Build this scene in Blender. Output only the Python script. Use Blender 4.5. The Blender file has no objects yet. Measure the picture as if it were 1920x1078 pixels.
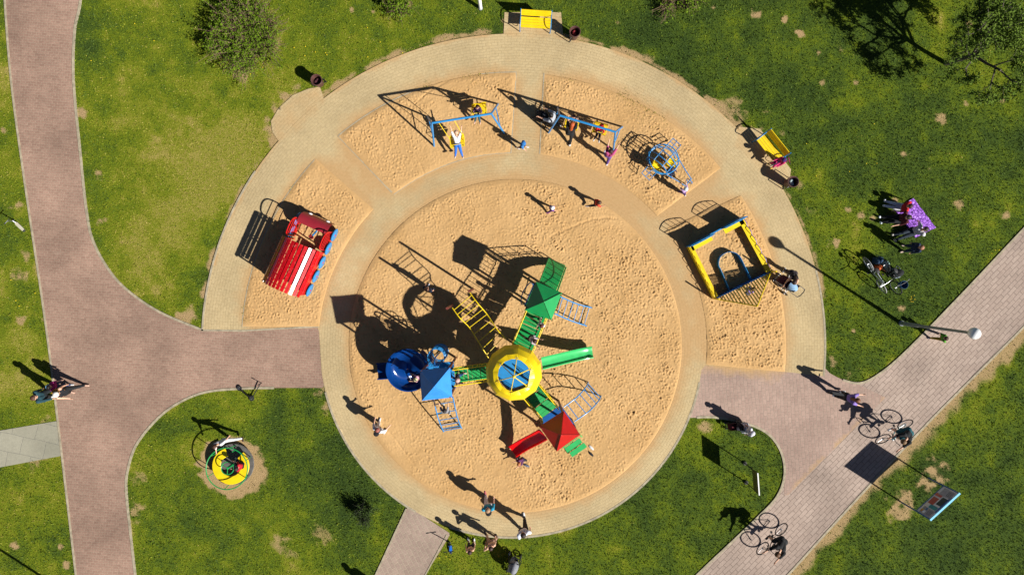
import bpy, math, random
import numpy as np
from mathutils import Vector, Matrix, Quaternion
random.seed(7); RNG = np.random.default_rng(11)
scene = bpy.context.scene
COL = scene.collection
# ------------------------------------------------------------------ camera, sky, sun, exposure
S, H, NX, NY = 44.0, 29.5, 960.0, 505.0          # pixels (of 1920) per metre on the ground, camera height, point straight below
SUN_EL = math.radians(36.0)
SUN_DIR = Vector((0.841*math.cos(SUN_EL), -0.540*math.cos(SUN_EL), math.sin(SUN_EL))).normalized()
cam = bpy.data.cameras.new('camera'); camo = bpy.data.objects.new('camera', cam); COL.objects.link(camo)
cam.sensor_width = 36; cam.lens = S*H/1920*36; cam.clip_end = 1000
camo.location = (0, (539-NY)/S, H); cam.shift_y = -(539-NY)/1920
scene.camera = camo
world = bpy.data.worlds.new('World'); scene.world = world; world.use_nodes = True
wn = world.node_tree.nodes; wl = world.node_tree.links
sky = wn.new('ShaderNodeTexSky'); sky.sky_type = 'NISHITA'; sky.sun_disc = False
sky.sun_elevation = SUN_EL; sky.sun_rotation = math.radians(122.7); sky.air_density = 0.36; sky.dust_density = 0.3
wl.new(sky.outputs[0], wn['Background'].inputs[0]); wn['Background'].inputs[1].default_value = 0.05
sun = bpy.data.lights.new('sun', 'SUN'); suno = bpy.data.objects.new('sun', sun); COL.objects.link(suno)
sun.energy = 5.0; sun.angle = math.radians(0.5); sun.color = (1.0, 0.965, 0.90)
suno.rotation_euler = (-SUN_DIR).to_track_quat('-Z', 'Y').to_euler(); suno.location = SUN_DIR*60
scene.view_settings.view_transform = 'Standard'; scene.view_settings.look = 'None'
scene.view_settings.exposure = 0.62; scene.view_settings.gamma = 1.0
scene.cycles.max_bounces = 6

# ------------------------------------------------------------------ helpers
def P(px, py, h=0.0):
    """world point at height h standing where the photograph shows it"""
    k = 1.0 - h/H
    gx = NX + (px-NX)*k; gy = NY + (py-NY)*k
    return Vector(((gx-960)/S, (539-gy)/S, h))
def G(px, py, z=0.0): return Vector(((px-960)/S, (539-py)/S, z))
def lin(hexs, k=1.0):
    o = []
    for i in (1, 3, 5):
        c = int(hexs[i:i+2], 16)/255
        o.append(min(1, k*(c/12.92 if c <= 0.04045 else ((c+0.055)/1.055)**2.4)))
    return tuple(o)
def nodes_of(m):
    m.use_nodes = True
    return m.node_tree.nodes, m.node_tree.links, m.node_tree.nodes['Principled BSDF']
def rgba(c): return (c[0], c[1], c[2], 1)
_mats = {}
def mat(name, col, rough=0.5, metal=0.0, var=0.12, scale=6.0, bump=0.0, coat=0.0, wear=None, wear_amt=0.0, trans=0.0):
    key = (name, col, rough, metal)
    if key in _mats: return _mats[key]
    m = bpy.data.materials.new(name); n, l, b = nodes_of(m)
    tc = n.new('ShaderNodeTexCoord'); no = n.new('ShaderNodeTexNoise'); no.inputs['Scale'].default_value = scale; no.inputs['Detail'].default_value = 6
    l.new(tc.outputs['Object'], no.inputs['Vector'])
    r = n.new('ShaderNodeValToRGB'); e = r.color_ramp.elements
    e[0].position = 0.3; e[1].position = 0.7
    e[0].color = rgba([c*(1-var) for c in col]); e[1].color = rgba([min(1, c*(1+var)) for c in col])
    l.new(no.outputs['Fac'], r.inputs[0]); out = r.outputs[0]
    if wear is not None:
        n2 = n.new('ShaderNodeTexNoise'); n2.inputs['Scale'].default_value = scale*2.3; n2.inputs['Detail'].default_value = 9; n2.inputs['Roughness'].default_value = 0.7
        l.new(tc.outputs['Object'], n2.inputs['Vector'])
        mr = n.new('ShaderNodeMapRange'); mr.inputs[1].default_value = 0.68-wear_amt*0.3; mr.inputs[2].default_value = 0.74-wear_amt*0.2
        l.new(n2.outputs['Fac'], mr.inputs[0])
        mx = n.new('ShaderNodeMix'); mx.data_type = 'RGBA'; l.new(mr.outputs[0], mx.inputs[0]); l.new(out, mx.inputs[6]); mx.inputs[7].default_value = rgba(wear); out = mx.outputs[2]
    l.new(out, b.inputs['Base Color']); b.inputs['Roughness'].default_value = rough; b.inputs['Metallic'].default_value = metal
    b.inputs['Coat Weight'].default_value = coat
    if bump:
        bp = n.new('ShaderNodeBump'); bp.inputs['Strength'].default_value = bump; bp.inputs['Distance'].default_value = 0.02
        l.new(no.outputs['Fac'], bp.inputs['Height']); l.new(bp.outputs[0], b.inputs['Normal'])
    _mats[key] = m
    return m
def fab(hexs, k=0.8): return mat('fabric', lin(hexs, k), 0.9, var=0.25, scale=25, bump=0.3)
def paint(hexs, k=0.8, rough=0.4, wear=0.15): return mat('paint', lin(hexs, k), rough, var=0.10, scale=4, wear=tuple(c*0.55+0.05 for c in lin(hexs, k)), wear_amt=wear)
def tag(o, label=None, cat=None, group=None, kind=None):
    if label: o['label'] = label
    if cat: o['category'] = cat
    if group: o['group'] = group
    if kind: o['kind'] = kind
    return o
ROOT = {}
def thing(name, label, cat, loc, yaw=0.0, group=None):
    o = bpy.data.objects.new(name, None); COL.objects.link(o); o.empty_display_size = 0.2
    o.location = loc; o.rotation_euler = (0, 0, yaw)
    ROOT[o] = Matrix.Translation(Vector(loc)) @ Matrix.Rotation(yaw, 4, 'Z')
    return tag(o, label, cat, group)
def root_matrix(o):
    while o.parent is not None: o = o.parent
    return ROOT[o]
def mesh_np(name, verts, faces, smooth=False):
    """verts (n,3) array, faces (m,k) int array with k = 3 or 4"""
    me = bpy.data.meshes.new(name); verts = np.asarray(verts, np.float32); faces = np.asarray(faces, np.int32)
    k = faces.shape[1]
    me.vertices.add(len(verts)); me.vertices.foreach_set('co', verts.ravel())
    me.loops.add(faces.size); me.loops.foreach_set('vertex_index', faces.ravel())
    me.polygons.add(len(faces)); me.polygons.foreach_set('loop_start', np.arange(0, faces.size, k, dtype=np.int32))
    if smooth: me.polygons.foreach_set('use_smooth', np.ones(len(faces), bool))
    me.update(calc_edges=True); me.validate()
    return me
def link(name, me, m, parent=None):
    o = bpy.data.objects.new(name, me); COL.objects.link(o)
    if m is not None: me.materials.append(m)
    if parent is not None: o.parent = parent
    return o
class MB:
    """collects simple shapes and links them as ONE mesh object"""
    def __init__(s): s.v = []; s.f = []
    def add(s, vs, fs):
        o = len(s.v); s.v += [Vector(q) for q in vs]; s.f += [tuple(i+o for i in f) for f in fs]; return s
    def box(s, c, size, M=None):
        c = Vector(c); hx, hy, hz = size[0]/2, size[1]/2, size[2]/2
        vs = [Vector((x, y, z)) for z in (-hz, hz) for x, y in ((-hx, -hy), (hx, -hy), (hx, hy), (-hx, hy))]
        if M is not None: vs = [M @ q for q in vs]
        return s.add([q+c for q in vs], [(3, 2, 1, 0), (4, 5, 6, 7), (0, 1, 5, 4), (1, 2, 6, 5), (2, 3, 7, 6), (3, 0, 4, 7)])
    def bar(s, a, b, w, t, up=(0, 0, 1)):
        a, b = Vector(a), Vector(b); d = (b-a); L = d.length; d.normalize(); up = Vector(up)
        x = d.cross(up)
        if x.length < 1e-4: x = Vector((1, 0, 0))
        x.normalize(); z = x.cross(d)
        M = Matrix((x, d, z)).transposed()
        return s.box((a+b)/2, (w, L, t), M)
    def tube(s, pts, r, n=8, closed=False):
        pts = [Vector(q) for q in pts]; m = len(pts); rs = r if isinstance(r, (list, tuple)) else [r]*m
        def tang(i):
            if closed: return (pts[(i+1) % m]-pts[i-1]).normalized()
            return (pts[min(i+1, m-1)]-pts[max(i-1, 0)]).normalized()
        t0 = tang(0); u = t0.orthogonal().normalized(); vs = []
        for i in range(m):
            t = tang(i); u = (u-t*u.dot(t))
            if u.length < 1e-5: u = t.orthogonal()
            u.normalize(); w = t.cross(u)
            for k in range(n):
                a = 2*math.pi*k/n; vs.append(pts[i]+(u*math.cos(a)+w*math.sin(a))*rs[i])
        fs = [(i*n+k, i*n+(k+1) % n, ((i+1) % m)*n+(k+1) % n, ((i+1) % m)*n+k) for i in range(m if closed else m-1) for k in range(n)]
        if not closed: fs += [tuple(range(n-1, -1, -1)), tuple((m-1)*n+k for k in range(n))]
        return s.add(vs, fs)
    def prism(s, poly, z0, z1):
        n = len(poly); vs = [(q[0], q[1], z0) for q in poly]+[(q[0], q[1], z1) for q in poly]
        ar = sum(poly[i-1][0]*poly[i][1]-poly[i][0]*poly[i-1][1] for i in range(n))
        if ar < 0: vs = [(q[0], q[1], z0) for q in poly[::-1]]+[(q[0], q[1], z1) for q in poly[::-1]]
        return s.add(vs, [tuple(range(n-1, -1, -1)), tuple(range(n, 2*n))]+[(i, (i+1) % n, n+(i+1) % n, n+i) for i in range(n)])
    def lathe(s, prof, n=20, c=(0, 0, 0), M=None):
        c = Vector(c); vs = []
        for r, z in prof:
            for k in range(n):
                a = 2*math.pi*k/n; q = Vector((r*math.cos(a), r*math.sin(a), z)); vs.append((M @ q if M is not None else q)+c)
        m = len(prof)
        fs = [(i*n+k, i*n+(k+1) % n, (i+1)*n+(k+1) % n, (i+1)*n+k) for i in range(m-1) for k in range(n)]
        return s.add(vs, fs+[tuple(range(n-1, -1, -1)), tuple((m-1)*n+k for k in range(n))])
    def ball(s, c, r, n=10, sq=(1, 1, 1)):
        prof = [(max(1e-4, math.sin(math.pi*i/n))*r, -math.cos(math.pi*i/n)*r) for i in range(n+1)]
        return s.lathe(prof, n+2, c, Matrix.Diagonal(sq))
    def grid(s, rows):
        n = len(rows[0]); o = [q for r in rows for q in r]
        return s.add(o, [(i*n+k, i*n+k+1, (i+1)*n+k+1, (i+1)*n+k) for i in range(len(rows)-1) for k in range(n-1)])
    def shell(s, rows, t):
        """double sided sheet of thickness t hung below a grid of points"""
        rows = [[Vector(q) for q in r] for r in rows]; n = len(rows[0]); m = len(rows)
        low = [[q-Vector((0, 0, t)) for q in r] for r in rows]
        vs = [q for r in rows for q in r]+[q for r in low for q in r]; o = n*m
        fs = []
        for i in range(m-1):
            for k in range(n-1):
                a, b, c, d = i*n+k, i*n+k+1, (i+1)*n+k+1, (i+1)*n+k
                fs += [(a, b, c, d), (o+d, o+c, o+b, o+a)]
        rim = [k for k in range(n)]+[i*n+n-1 for i in range(1, m)]+[(m-1)*n+k for k in range(n-2, -1, -1)]+[i*n for i in range(m-2, 0, -1)]
        for i in range(len(rim)):
            a, b = rim[i-1], rim[i]; fs.append((b, a, o+a, o+b))
        return s.add(vs, fs)
    def build(s, name, m, parent=None, world=False, smooth=False):
        vs = s.v
        if world and parent is not None:
            I = root_matrix(parent).inverted(); vs = [I @ q for q in vs]
        me = bpy.data.meshes.new(name); me.from_pydata([tuple(q) for q in vs], [], s.f); me.validate(); me.update()
        if smooth:
            me.polygons.foreach_set('use_smooth', np.ones(len(me.polygons), bool))
            me.set_sharp_from_angle(angle=math.radians(40))
        return link(name, me, m, parent)
def copy_tree(o, parent=None):
    c = o.copy(); COL.objects.link(c)
    if parent is not None: c.parent = parent
    for ch in o.children: copy_tree(ch, c)
    if o in ROOT: ROOT[c] = ROOT[o].copy()
    return c
def bez(pts, n=8, closed=False):
    """Catmull-Rom through the points"""
    pts = [Vector(q) for q in pts]; out = []; m = len(pts)
    for i in range(m if closed else m-1):
        p0 = pts[i-1] if (closed or i > 0) else pts[0]*2-pts[1]; p1 = pts[i]; p2 = pts[(i+1) % m]
        p3 = pts[(i+2) % m] if (closed or i+2 < m) else pts[-1]*2-pts[-2]
        for k in range(n):
            t = k/n
            out.append(0.5*((2*p1)+(p2-p0)*t+(2*p0-5*p1+4*p2-p3)*t*t+(3*p1-p0-3*p2+p3)*t**3))
    if not closed: out.append(pts[-1])
    return out
def sm(pts, n=6):                                   # smooth pixel outline
    return [(q.x, q.y) for q in bez([(a, b, 0) for a, b in pts], n)]
def arc(R, a0, a1, n=40, cx=963.0, cy=648.0):
    return [(cx+R*math.cos(math.radians(a0+(a1-a0)*i/n)), cy+R*math.sin(math.radians(a0+(a1-a0)*i/n))) for i in range(n+1)]
# ------------------------------------------------------------------ the ground: outlines in photo pixels
LEFT_EDGE = sm([(5, -60), (20, 140), (45, 330), (85, 600), (110, 800), (150, 1140)])
UP_EDGE = sm([(157, -60), (150, 10), (140, 60), (138, 150), (150, 280), (163, 400), (178, 460), (215, 520), (260, 560), (310, 590), (378, 618)])
LOW_EDGE = sm([(605, 727), (540, 727), (460, 728), (385, 735), (330, 758), (290, 790), (255, 835), (240, 880), (237, 920), (245, 1000), (261, 1140)])
POLY_LEFT = LEFT_EDGE+LOW_EDGE[::-1]+[(630, 690), (630, 610), (455, 620)]+UP_EDGE[::-1]
POLY_SLAB = [(-60, 817), (107, 789), (116, 854), (-60, 887)]
R_UP = sm([(1547, 690), (1556, 700), (1580, 712), (1612, 718), (1645, 703), (1695, 662), (1800, 555), (1920, 428), (1990, 355)])
R_LOW = sm([(1990, 540), (1920, 612), (1850, 682), (1740, 792), (1600, 942), (1480, 1074), (1420, 1140)])
R_IN = sm([(1290, 783), (1340, 782), (1400, 794), (1440, 813), (1464, 846), (1471, 888), (1457, 930), (1420, 970), (1378, 1010), (1310, 1074), (1245, 1140)])
POLY_RIGHT = R_UP+R_LOW+R_IN[::-1]+[(1270, 760), (1290, 680), (1473, 697)]
POLY_JUNC = [(1547, 690), (1556, 700), (1580, 712), (1606, 719), (1660, 745), (1470, 935)]+[(1471, 888), (1464, 846), (1440, 813), (1400, 794), (1340, 782), (1290, 783), (1270, 760), (1290, 680), (1473, 697)]
POLY_SOUTH = [(765, 948), (845, 1000), (797, 1078), (775, 1130), (676, 1130), (704, 1078)]
A_L = 180+math.degrees(math.asin(28/584)); A_R = 360+math.degrees(math.asin(57/584))
POLY_PLAZA = arc(584, A_L, A_R, 120)+[(1473, 697), (1318, 685)]+arc(359, 366, 532.6, 80, 959, 648)+[(598, 614), (455, 621)]
PADS = [[(600, 163), (578, 167), (549, 179), (523, 203), (508, 228), (511, 248), (522, 264), (560, 250), (612, 200)], [(946, 24), (1052, 24), (1056, 70), (944, 70)], [(1385, 238), (1425, 242), (1483, 318), (1478, 350), (1440, 345), (1375, 275)]]
SANDS = {
 'center': arc(312, 0, 360, 160, 966, 648)[:-1],
 'train': arc(510, 184.1, 223.3, 30)+arc(366, 224.2, 185.6, 30),
 'swing': arc(512, 230, 270.6, 30)+arc(361, 269, 231.6, 30),
 'heli': arc(511, 276.4, 319.4, 30)+arc(362, 317.9, 277.8, 30),
 'house': arc(510, 326.5, 365.5, 30)+arc(362, 365.5, 322.6, 30)}
def inside(poly, X, Y):
    c = np.zeros(X.shape, bool); n = len(poly)
    for i in range(n):
        x0, y0 = poly[i-1]; x1, y1 = poly[i]
        if y0 == y1: continue
        c ^= ((y0 > Y) != (y1 > Y)) & (X < (x1-x0)*(Y-y0)/(y1-y0)+x0)
    return c
def blur(a, r, it=2):
    for _ in range(it):
        for ax in (0, 1):
            p = np.concatenate([np.repeat(a.take([0], ax), r+1, ax), a, np.repeat(a.take([-1], ax), r, ax)], ax)
            cs = np.cumsum(p, ax); n = a.shape[ax]
            a = (cs.take(range(2*r+1, 2*r+1+n), ax)-cs.take(range(0, n), ax))/(2*r+1)
    return a
def vnoise(shape, cell, seed):
    r = np.random.default_rng(seed); h, w = shape; gh, gw = int(h/cell)+3, int(w/cell)+3
    g = r.random((gh, gw)); yy = np.arange(h)/cell; xx = np.arange(w)/cell
    y0 = yy.astype(int); x0 = xx.astype(int); fy = (yy-y0)[:, None]; fx = (xx-x0)[None]
    fy = fy*fy*(3-2*fy); fx = fx*fx*(3-2*fx)
    a = g[y0][:, x0]; b = g[y0][:, x0+1]; c = g[y0+1][:, x0]; d = g[y0+1][:, x0+1]
    return (a*(1-fx)+b*fx)*(1-fy)+(c*(1-fx)+d*fx)*fy
def fbm(shape, cell, seed, oct=4):
    s = 0; a = 1; t = 0
    for i in range(oct):
        s = s+a*vnoise(shape, max(1.01, cell/2**i), seed+i*13); t += a; a *= 0.55
    return s/t
# raster of the whole view, 2 photo pixels per cell
RX0, RY0, RST = -60, -60, 2.0
RW, RH = 1020, 600
RXX, RYY = np.meshgrid(RX0+(np.arange(RW)+.5)*RST, RY0+(np.arange(RH)+.5)*RST)
M_PAVE = np.zeros((RH, RW), bool)
for pl in [POLY_LEFT, POLY_SLAB, POLY_RIGHT, POLY_SOUTH, POLY_PLAZA]+PADS: M_PAVE |= inside(pl, RXX, RYY)
PADM = np.zeros((RH, RW), bool)
for pl in PADS: PADM |= inside(pl, RXX, RYY)
M_SAND = np.zeros((RH, RW), bool)
for pl in SANDS.values(): M_SAND |= inside(pl, RXX, RYY)
def rsample(A, px, py):
    i = np.clip(((py-RY0)/RST).astype(int), 0, RH-1); j = np.clip(((px-RX0)/RST).astype(int), 0, RW-1)
    return A[i, j]
# bare earth spots (x, y, radius px, strength) and dry / green tone
SPOTS = [(1422, 26, 13, 1), (1501, 62, 9, 1), (1473, 38, 9, 1), (1537, 100, 8, .9), (1545, 155, 7, .8), (1606, 155, 6, .8), (1578, 92, 7, .7), (1765, 222, 13, .8), (1698, 291, 8, .9), (1745, 318, 8, .8),
 (1562, 455, 14, 1.2), (1690, 577, 10, 1.1), (1602, 622, 5, 1), (1592, 396, 8, .9), (1614, 406, 10, .8), (1639, 411, 9, 1), (1680, 378, 7, .8), (1800, 383, 12, .8), (1885, 404, 9, .9), (1816, 48, 9, .8), (1880, 190, 8, .8), (1812, 195, 6, .7),
 (437, 876, 70, 1.6), (151, 215, 11, 1.1), (184, 329, 11, .9), (188, 415, 10, .8), (160, 285, 9, .7), (28, 1026, 10, 1.1), (113, 1026, 7, 1), (126, 1061, 9, 1.2), (134, 1010, 6, 1), (600, 1000, 26, .6), (530, 1025, 24, .7), (545, 1035, 18, .6), (487, 1002, 7, .8),
 (1752, 886, 26, .95), (1740, 905, 22, .9), (1695, 938, 24, .9), (1690, 960, 20, .8), (1662, 932, 8, 1), (1640, 1070, 12, .4), (40, 600, 9, .8), (22, 390, 8, .8), (36, 385, 8, .8), (50, 480, 14, .7), (35, 520, 16, .8), (8, 245, 8, .8),
 (1130, 42, 7, .7), (1160, 45, 6, .6), (1440, 210, 10, .5), (1470, 250, 9, .6), (1380, 208, 24, .7), (1500, 350, 10, .7), (1520, 400, 14, .6), (1562, 680, 12, .9), (1600, 700, 22, .5), (350, 603, 22, .9), (365, 590, 20, .8), (600, 735, 16, .9), (615, 765, 12, .8), (1322, 800, 14, .8),
 (515, 205, 16, .8), (538, 182, 15, .8), (560, 168, 12, .7), (510, 245, 14, .8), (595, 172, 10, .7), (505, 226, 12, .8), (1385, 232, 12, .8), (1478, 330, 12, .8), (1425, 244, 12, .6), (945, 40, 9, .8), (1054, 45, 8, .8), (260, 900, 18, .6), (250, 960, 22, .7), (75, 848, 26, .8), (60, 868, 20, .7), (90, 790, 14, .6), (80, 600, 10, .7), (80, 505, 10, .7), (660, 20, 6, .9), (700, 24, 6, .9), (768, 8, 8, .9), (770, 29, 6, .9), (1262, 10, 14, .5), (1340, 14, 10, .8), (455, 135, 22, .8), (515, 85, 14, .7), (440, 60, 20, .5)]
DRYB = [(430, 255, 95, .55), (480, 330, 85, .55), (330, 380, 90, .4), (250, 250, 60, .25), (230, 470, 80, .2), (60, 700, 60, .4), (60, 950, 90, .35), (300, 520, 60, .25), (450, 420, 60, -.25), (180, 350, 50, -.35), (380, 545, 70, -.2), (160, 90, 40, -.3),
 (420, 760, 140, .1), (560, 860, 160, -.35), (350, 980, 150, -.3), (650, 900, 90, -.2), (560, 170, 70, .15), (800, 60, 160, -.05), (1400, 120, 300, -.3), (1700, 500, 160, -.1), (1300, 900, 100, -.15), (1850, 150, 90, .25), (1750, 30, 40, .3), (1600, 480, 60, .25), (1560, 560, 50, .35), (1570, 430, 60, .2), (1800, 1000, 200, -.35), (1320, 830, 40, .35), (900, 1030, 80, .15), (840, 1020, 60, .1), (1220, 990, 150, -.15), (560, 1060, 80, .1)]
N1 = fbm((RH, RW), 60, 3); N2 = fbm((RH, RW), 16, 5, 3); N3 = fbm((RH, RW), 5, 9, 2)
DRY = 0.51-0.15*np.clip((RXX-520)/700, 0, 1)+(N1-.5)*0.62+(N2-.5)*0.52+(N3-.5)*.22
for x, y, r, s in DRYB: DRY += .5*s*np.exp(-((RXX-x)**2+(RYY-y)**2)/(2*(r*.75)**2))
BARE = np.zeros((RH, RW))
for x, y, r, s in SPOTS:
    d = np.hypot(RXX-x, (RYY-y)*1.1); BARE = np.maximum(BARE, s*np.clip(1.30-d/(r*1.0)+(N3-.5)*1.7+(N2-.5)*1.3, 0, 1)*.9 if r < 40 else np.clip((1.02-d/r)*4+(N3-.5)*1.6+(N2-.5)*1.0, 0, 1)*.95)
edge = blur(M_PAVE.astype(float), 4)                       # worn rim beside the paving
rim = np.clip((edge-.12)*1.7+(N2-.62)*2.6, 0, 1)
side = 0.35+0.3*np.clip((N1-.45)*5, 0, 1)
strip = np.zeros((RH, RW))                                 # trodden strip along the right-hand path
for i in range(len(R_LOW)-1):
    x0, y0 = R_LOW[i]; x1, y1 = R_LOW[i+1]
    t = np.clip(((RXX-x0)*(x1-x0)+(RYY-y0)*(y1-y0))/((x1-x0)**2+(y1-y0)**2), 0, 1)
    strip = np.maximum(strip, np.clip(1.5-np.hypot(RXX-x0-t*(x1-x0), RYY-y0-t*(y1-y0))/22+(N2-.5)*1.6, 0, 1))
fring = np.clip(1.1-np.abs(np.hypot(RXX-963, RYY-648)-588)/9+(N2-.5)*2.6+(N3-.5)*.8, 0, 1)*(RYY < 560)
BARE = np.maximum(np.maximum(BARE, fring*.8), np.maximum(rim*side, strip*.75)); DRY = np.clip(np.minimum(DRY, .84)+rim*.25, 0, 1.1)
# ---- lawn sheet
def sheet_grid(nx, ny, x0, y0, st):
    X, Y = np.meshgrid(x0+np.arange(nx)*st, y0+np.arange(ny)*st)
    idx = np.arange(nx*ny).reshape(ny, nx)
    F = np.stack([idx[:-1, :-1], idx[1:, :-1], idx[1:, 1:], idx[:-1, 1:]], -1).reshape(-1, 4)
    return X.ravel(), Y.ravel(), F
def attr(me, name, data):
    a = me.attributes.new(name, 'FLOAT', 'POINT'); a.data.foreach_set('value', np.asarray(data, np.float32))
gx, gy, gf = sheet_grid(499, 289, -50, -50, 4.0)
gz = (rsample(N1, gx, gy)-.5)*0.02-0.012
x1, y1 = gx.max(), gy.max()
out = np.array([(-5000, -5000), (7000, -5000), (7000, 6000), (-5000, 6000)], float)
cor = [0, 498, 499*288+498, 499*288]
vx = np.concatenate([gx, out[:, 0]]); vy = np.concatenate([gy, out[:, 1]]); vz = np.concatenate([gz, np.full(4, -0.03)]); nb = len(gx)
of = np.array([[cor[i], cor[(i+1) % 4], nb+(i+1) % 4, nb+i] for i in range(4)])
me = mesh_np('ground', np.stack([(vx-960)/S, (539-vy)/S, vz], -1), np.concatenate([gf, of]), True)
attr(me, 'dry', np.concatenate([rsample(DRY, gx, gy), np.full(4, .35)])); attr(me, 'bare', np.concatenate([rsample(BARE, gx, gy), np.zeros(4)]))
def ramp(n, l, src, stops):
    r = n.new('ShaderNodeValToRGB'); e = r.color_ramp.elements
    while len(e) < len(stops): e.new(0.5)
    for k, (p, c) in enumerate(stops): e[k].position = p; e[k].color = rgba(c)
    l.new(src, r.inputs[0]); return r.outputs[0]
def math_n(n, l, op, a, b=None):
    m = n.new('ShaderNodeMath'); m.operation = op
    for i, q in enumerate((a, b)):
        if q is None: continue
        if isinstance(q, (int, float)): m.inputs[i].default_value = q
        else: l.new(q, m.inputs[i])
    return m.outputs[0]
def mixc(n, l, f, a, b, mode='MIX'):
    m = n.new('ShaderNodeMix'); m.data_type = 'RGBA'; m.blend_type = mode
    for i, q in ((0, f), (6, a), (7, b)):
        if isinstance(q, (int, float)): m.inputs[i].default_value = q
        elif isinstance(q, tuple): m.inputs[i].default_value = rgba(q)
        else: l.new(q, m.inputs[i])
    return m.outputs[2]
def attr_n(n, name):
    a = n.new('ShaderNodeAttribute'); a.attribute_name = name; return a.outputs['Fac']
def noise_n(n, l, vec, scale, det=4, rough=.55):
    t = n.new('ShaderNodeTexNoise'); t.inputs['Scale'].default_value = scale; t.inputs['Detail'].default_value = det; t.inputs['Roughness'].default_value = rough
    l.new(vec, t.inputs['Vector']); return t.outputs['Fac']
GRASS_STOPS = [(0.0, (.030, .054, .010)), (.3, (.060, .096, .011)), (.55, (.116, .156, .007)), (.8, (.190, .200, .016)), (1.0, (.30, .245, .065))]
m = bpy.data.materials.new('lawn'); n, l, b = nodes_of(m)
tc = n.new('ShaderNodeTexCoord').outputs['Object']
f1 = noise_n(n, l, tc, 22, 5, .7); f2 = noise_n(n, l, tc, 5, 4)
d = math_n(n, l, 'ADD', attr_n(n, 'dry'), math_n(n, l, 'MULTIPLY', math_n(n, l, 'SUBTRACT', f1, .5), 1.5))
d = math_n(n, l, 'ADD', d, math_n(n, l, 'MULTIPLY', math_n(n, l, 'SUBTRACT', f2, .5), .35))
gcol = ramp(n, l, d, GRASS_STOPS)
soil = ramp(n, l, noise_n(n, l, tc, 30, 5, .7), [(.3, (.25, .165, .075)), (.7, (.47, .33, .165))])
bf = math_n(n, l, 'ADD', attr_n(n, 'bare'), math_n(n, l, 'MULTIPLY', math_n(n, l, 'SUBTRACT', f1, .5), 1.2))
mrn = n.new('ShaderNodeMapRange'); mrn.inputs[1].default_value = .35; mrn.inputs[2].default_value = .75; l.new(bf, mrn.inputs[0])
l.new(mixc(n, l, mrn.outputs[0], gcol, soil), b.inputs['Base Color']); b.inputs['Roughness'].default_value = .95; b.inputs['Specular IOR Level'].default_value = .1
bp = n.new('ShaderNodeBump'); bp.inputs['Strength'].default_value = .7; bp.inputs['Distance'].default_value = .05; l.new(f1, bp.inputs['Height']); l.new(bp.outputs[0], b.inputs['Normal'])
tag(link('ground', me, m), kind='structure')
# ---- grass blades
NB = 330000
bx = RNG.uniform(-40, 1960, NB); by = RNG.uniform(-40, 1118, NB)
bare = rsample(BARE, bx, by); pave = rsample(edge, bx, by)
keep = (pave < .42+RNG.random(NB)*.12) & (bare < .15+RNG.random(NB)*.75)
bx, by = bx[keep], by[keep]
tx = []; ty = []
for x, y, r, k in [(1062, 155, 22, 260), (1035, 168, 10, 60), (1185, 193, 22, 330), (1205, 212, 24, 380), (1165, 178, 14, 130), (1230, 228, 22, 220), (910, 146, 26, 240), (880, 142, 14, 90), (460, 580, 10, 90), (465, 600, 9, 60), (547, 352, 8, 70), (536, 378, 6, 30), (795, 162, 8, 50), (1076, 568, 10, 90), (1085, 580, 8, 60), (1070, 750, 12, 90), (1085, 748, 9, 60), (801, 223, 6, 50), (932, 198, 6, 40), (800, 158, 10, 40), (556, 556, 4, 20), (585, 530, 4, 20), (1215, 215, 12, 80), (1240, 235, 10, 60)]:
    tx.append(RNG.normal(x, r*.6, k)); ty.append(RNG.normal(y, r*.5, k))
bx = np.concatenate([bx]+tx); by = np.concatenate([by]+ty); nb = len(bx)
dryv = np.clip(rsample(DRY, bx, by)+RNG.normal(.03, .23, nb)+.35*(rsample(M_SAND.astype(float), bx, by) > .5), 0, 1)
hgt = RNG.uniform(.018, .075, nb)*(1.15-.5*dryv); wd = RNG.uniform(.008, .024, nb); an = RNG.uniform(0, 6.283, nb); ln = RNG.uniform(.3, 1.3, nb)*hgt; la = RNG.uniform(0, 6.283, nb)
cx, cy = (bx-960)/S, (539-by)/S; z0 = np.where(rsample(M_SAND.astype(float), bx, by) > .5, .03, -.01)
V = np.empty((nb, 3, 3)); ca, sa = np.cos(an)*wd, np.sin(an)*wd
V[:, 0] = np.stack([cx-ca, cy-sa, z0], -1); V[:, 1] = np.stack([cx+ca, cy+sa, z0], -1); V[:, 2] = np.stack([cx+np.cos(la)*ln, cy+np.sin(la)*ln, z0+hgt], -1)
me = mesh_np('grass', V.reshape(-1, 3), np.arange(nb*3).reshape(-1, 3)); attr(me, 'dry', np.repeat(dryv, 3))
m = bpy.data.materials.new('grass_blade'); n, l, b = nodes_of(m)
l.new(ramp(n, l, attr_n(n, 'dry'), [(p, tuple(q*1.25 for q in c)) for p, c in GRASS_STOPS]), b.inputs['Base Color']); b.inputs['Roughness'].default_value = .7; b.inputs['Specular IOR Level'].default_value = .2
tag(link('grass', me, m), kind='stuff')
# dandelions scattered in the lawn: flat yellow flower heads
mb = MB()
for x, y, r, k in [(580, 95, 60, 6), (740, 90, 60, 4), (30, 130, 25, 6), (1710, 560, 12, 7), (260, 80, 120, 4), (450, 120, 60, 2), (1870, 480, 25, 5), (60, 560, 40, 5), (820, 1040, 30, 3), (1600, 290, 90, 6)]:
    for _ in range(k):
        q = G(random.gauss(x, r*.5), random.gauss(y, r*.35))
        if rsample(M_PAVE.astype(float), np.array([q.x*S+960]), np.array([539-q.y*S]))[0] < .5:
            mb.lathe([(.006, 0), (.006, .05), (.022, .055), (.014, .066)], 6, q)
tag(mb.build('dandelions', mat('petal', (.75, .55, .01), .8)), kind='stuff')

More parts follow.
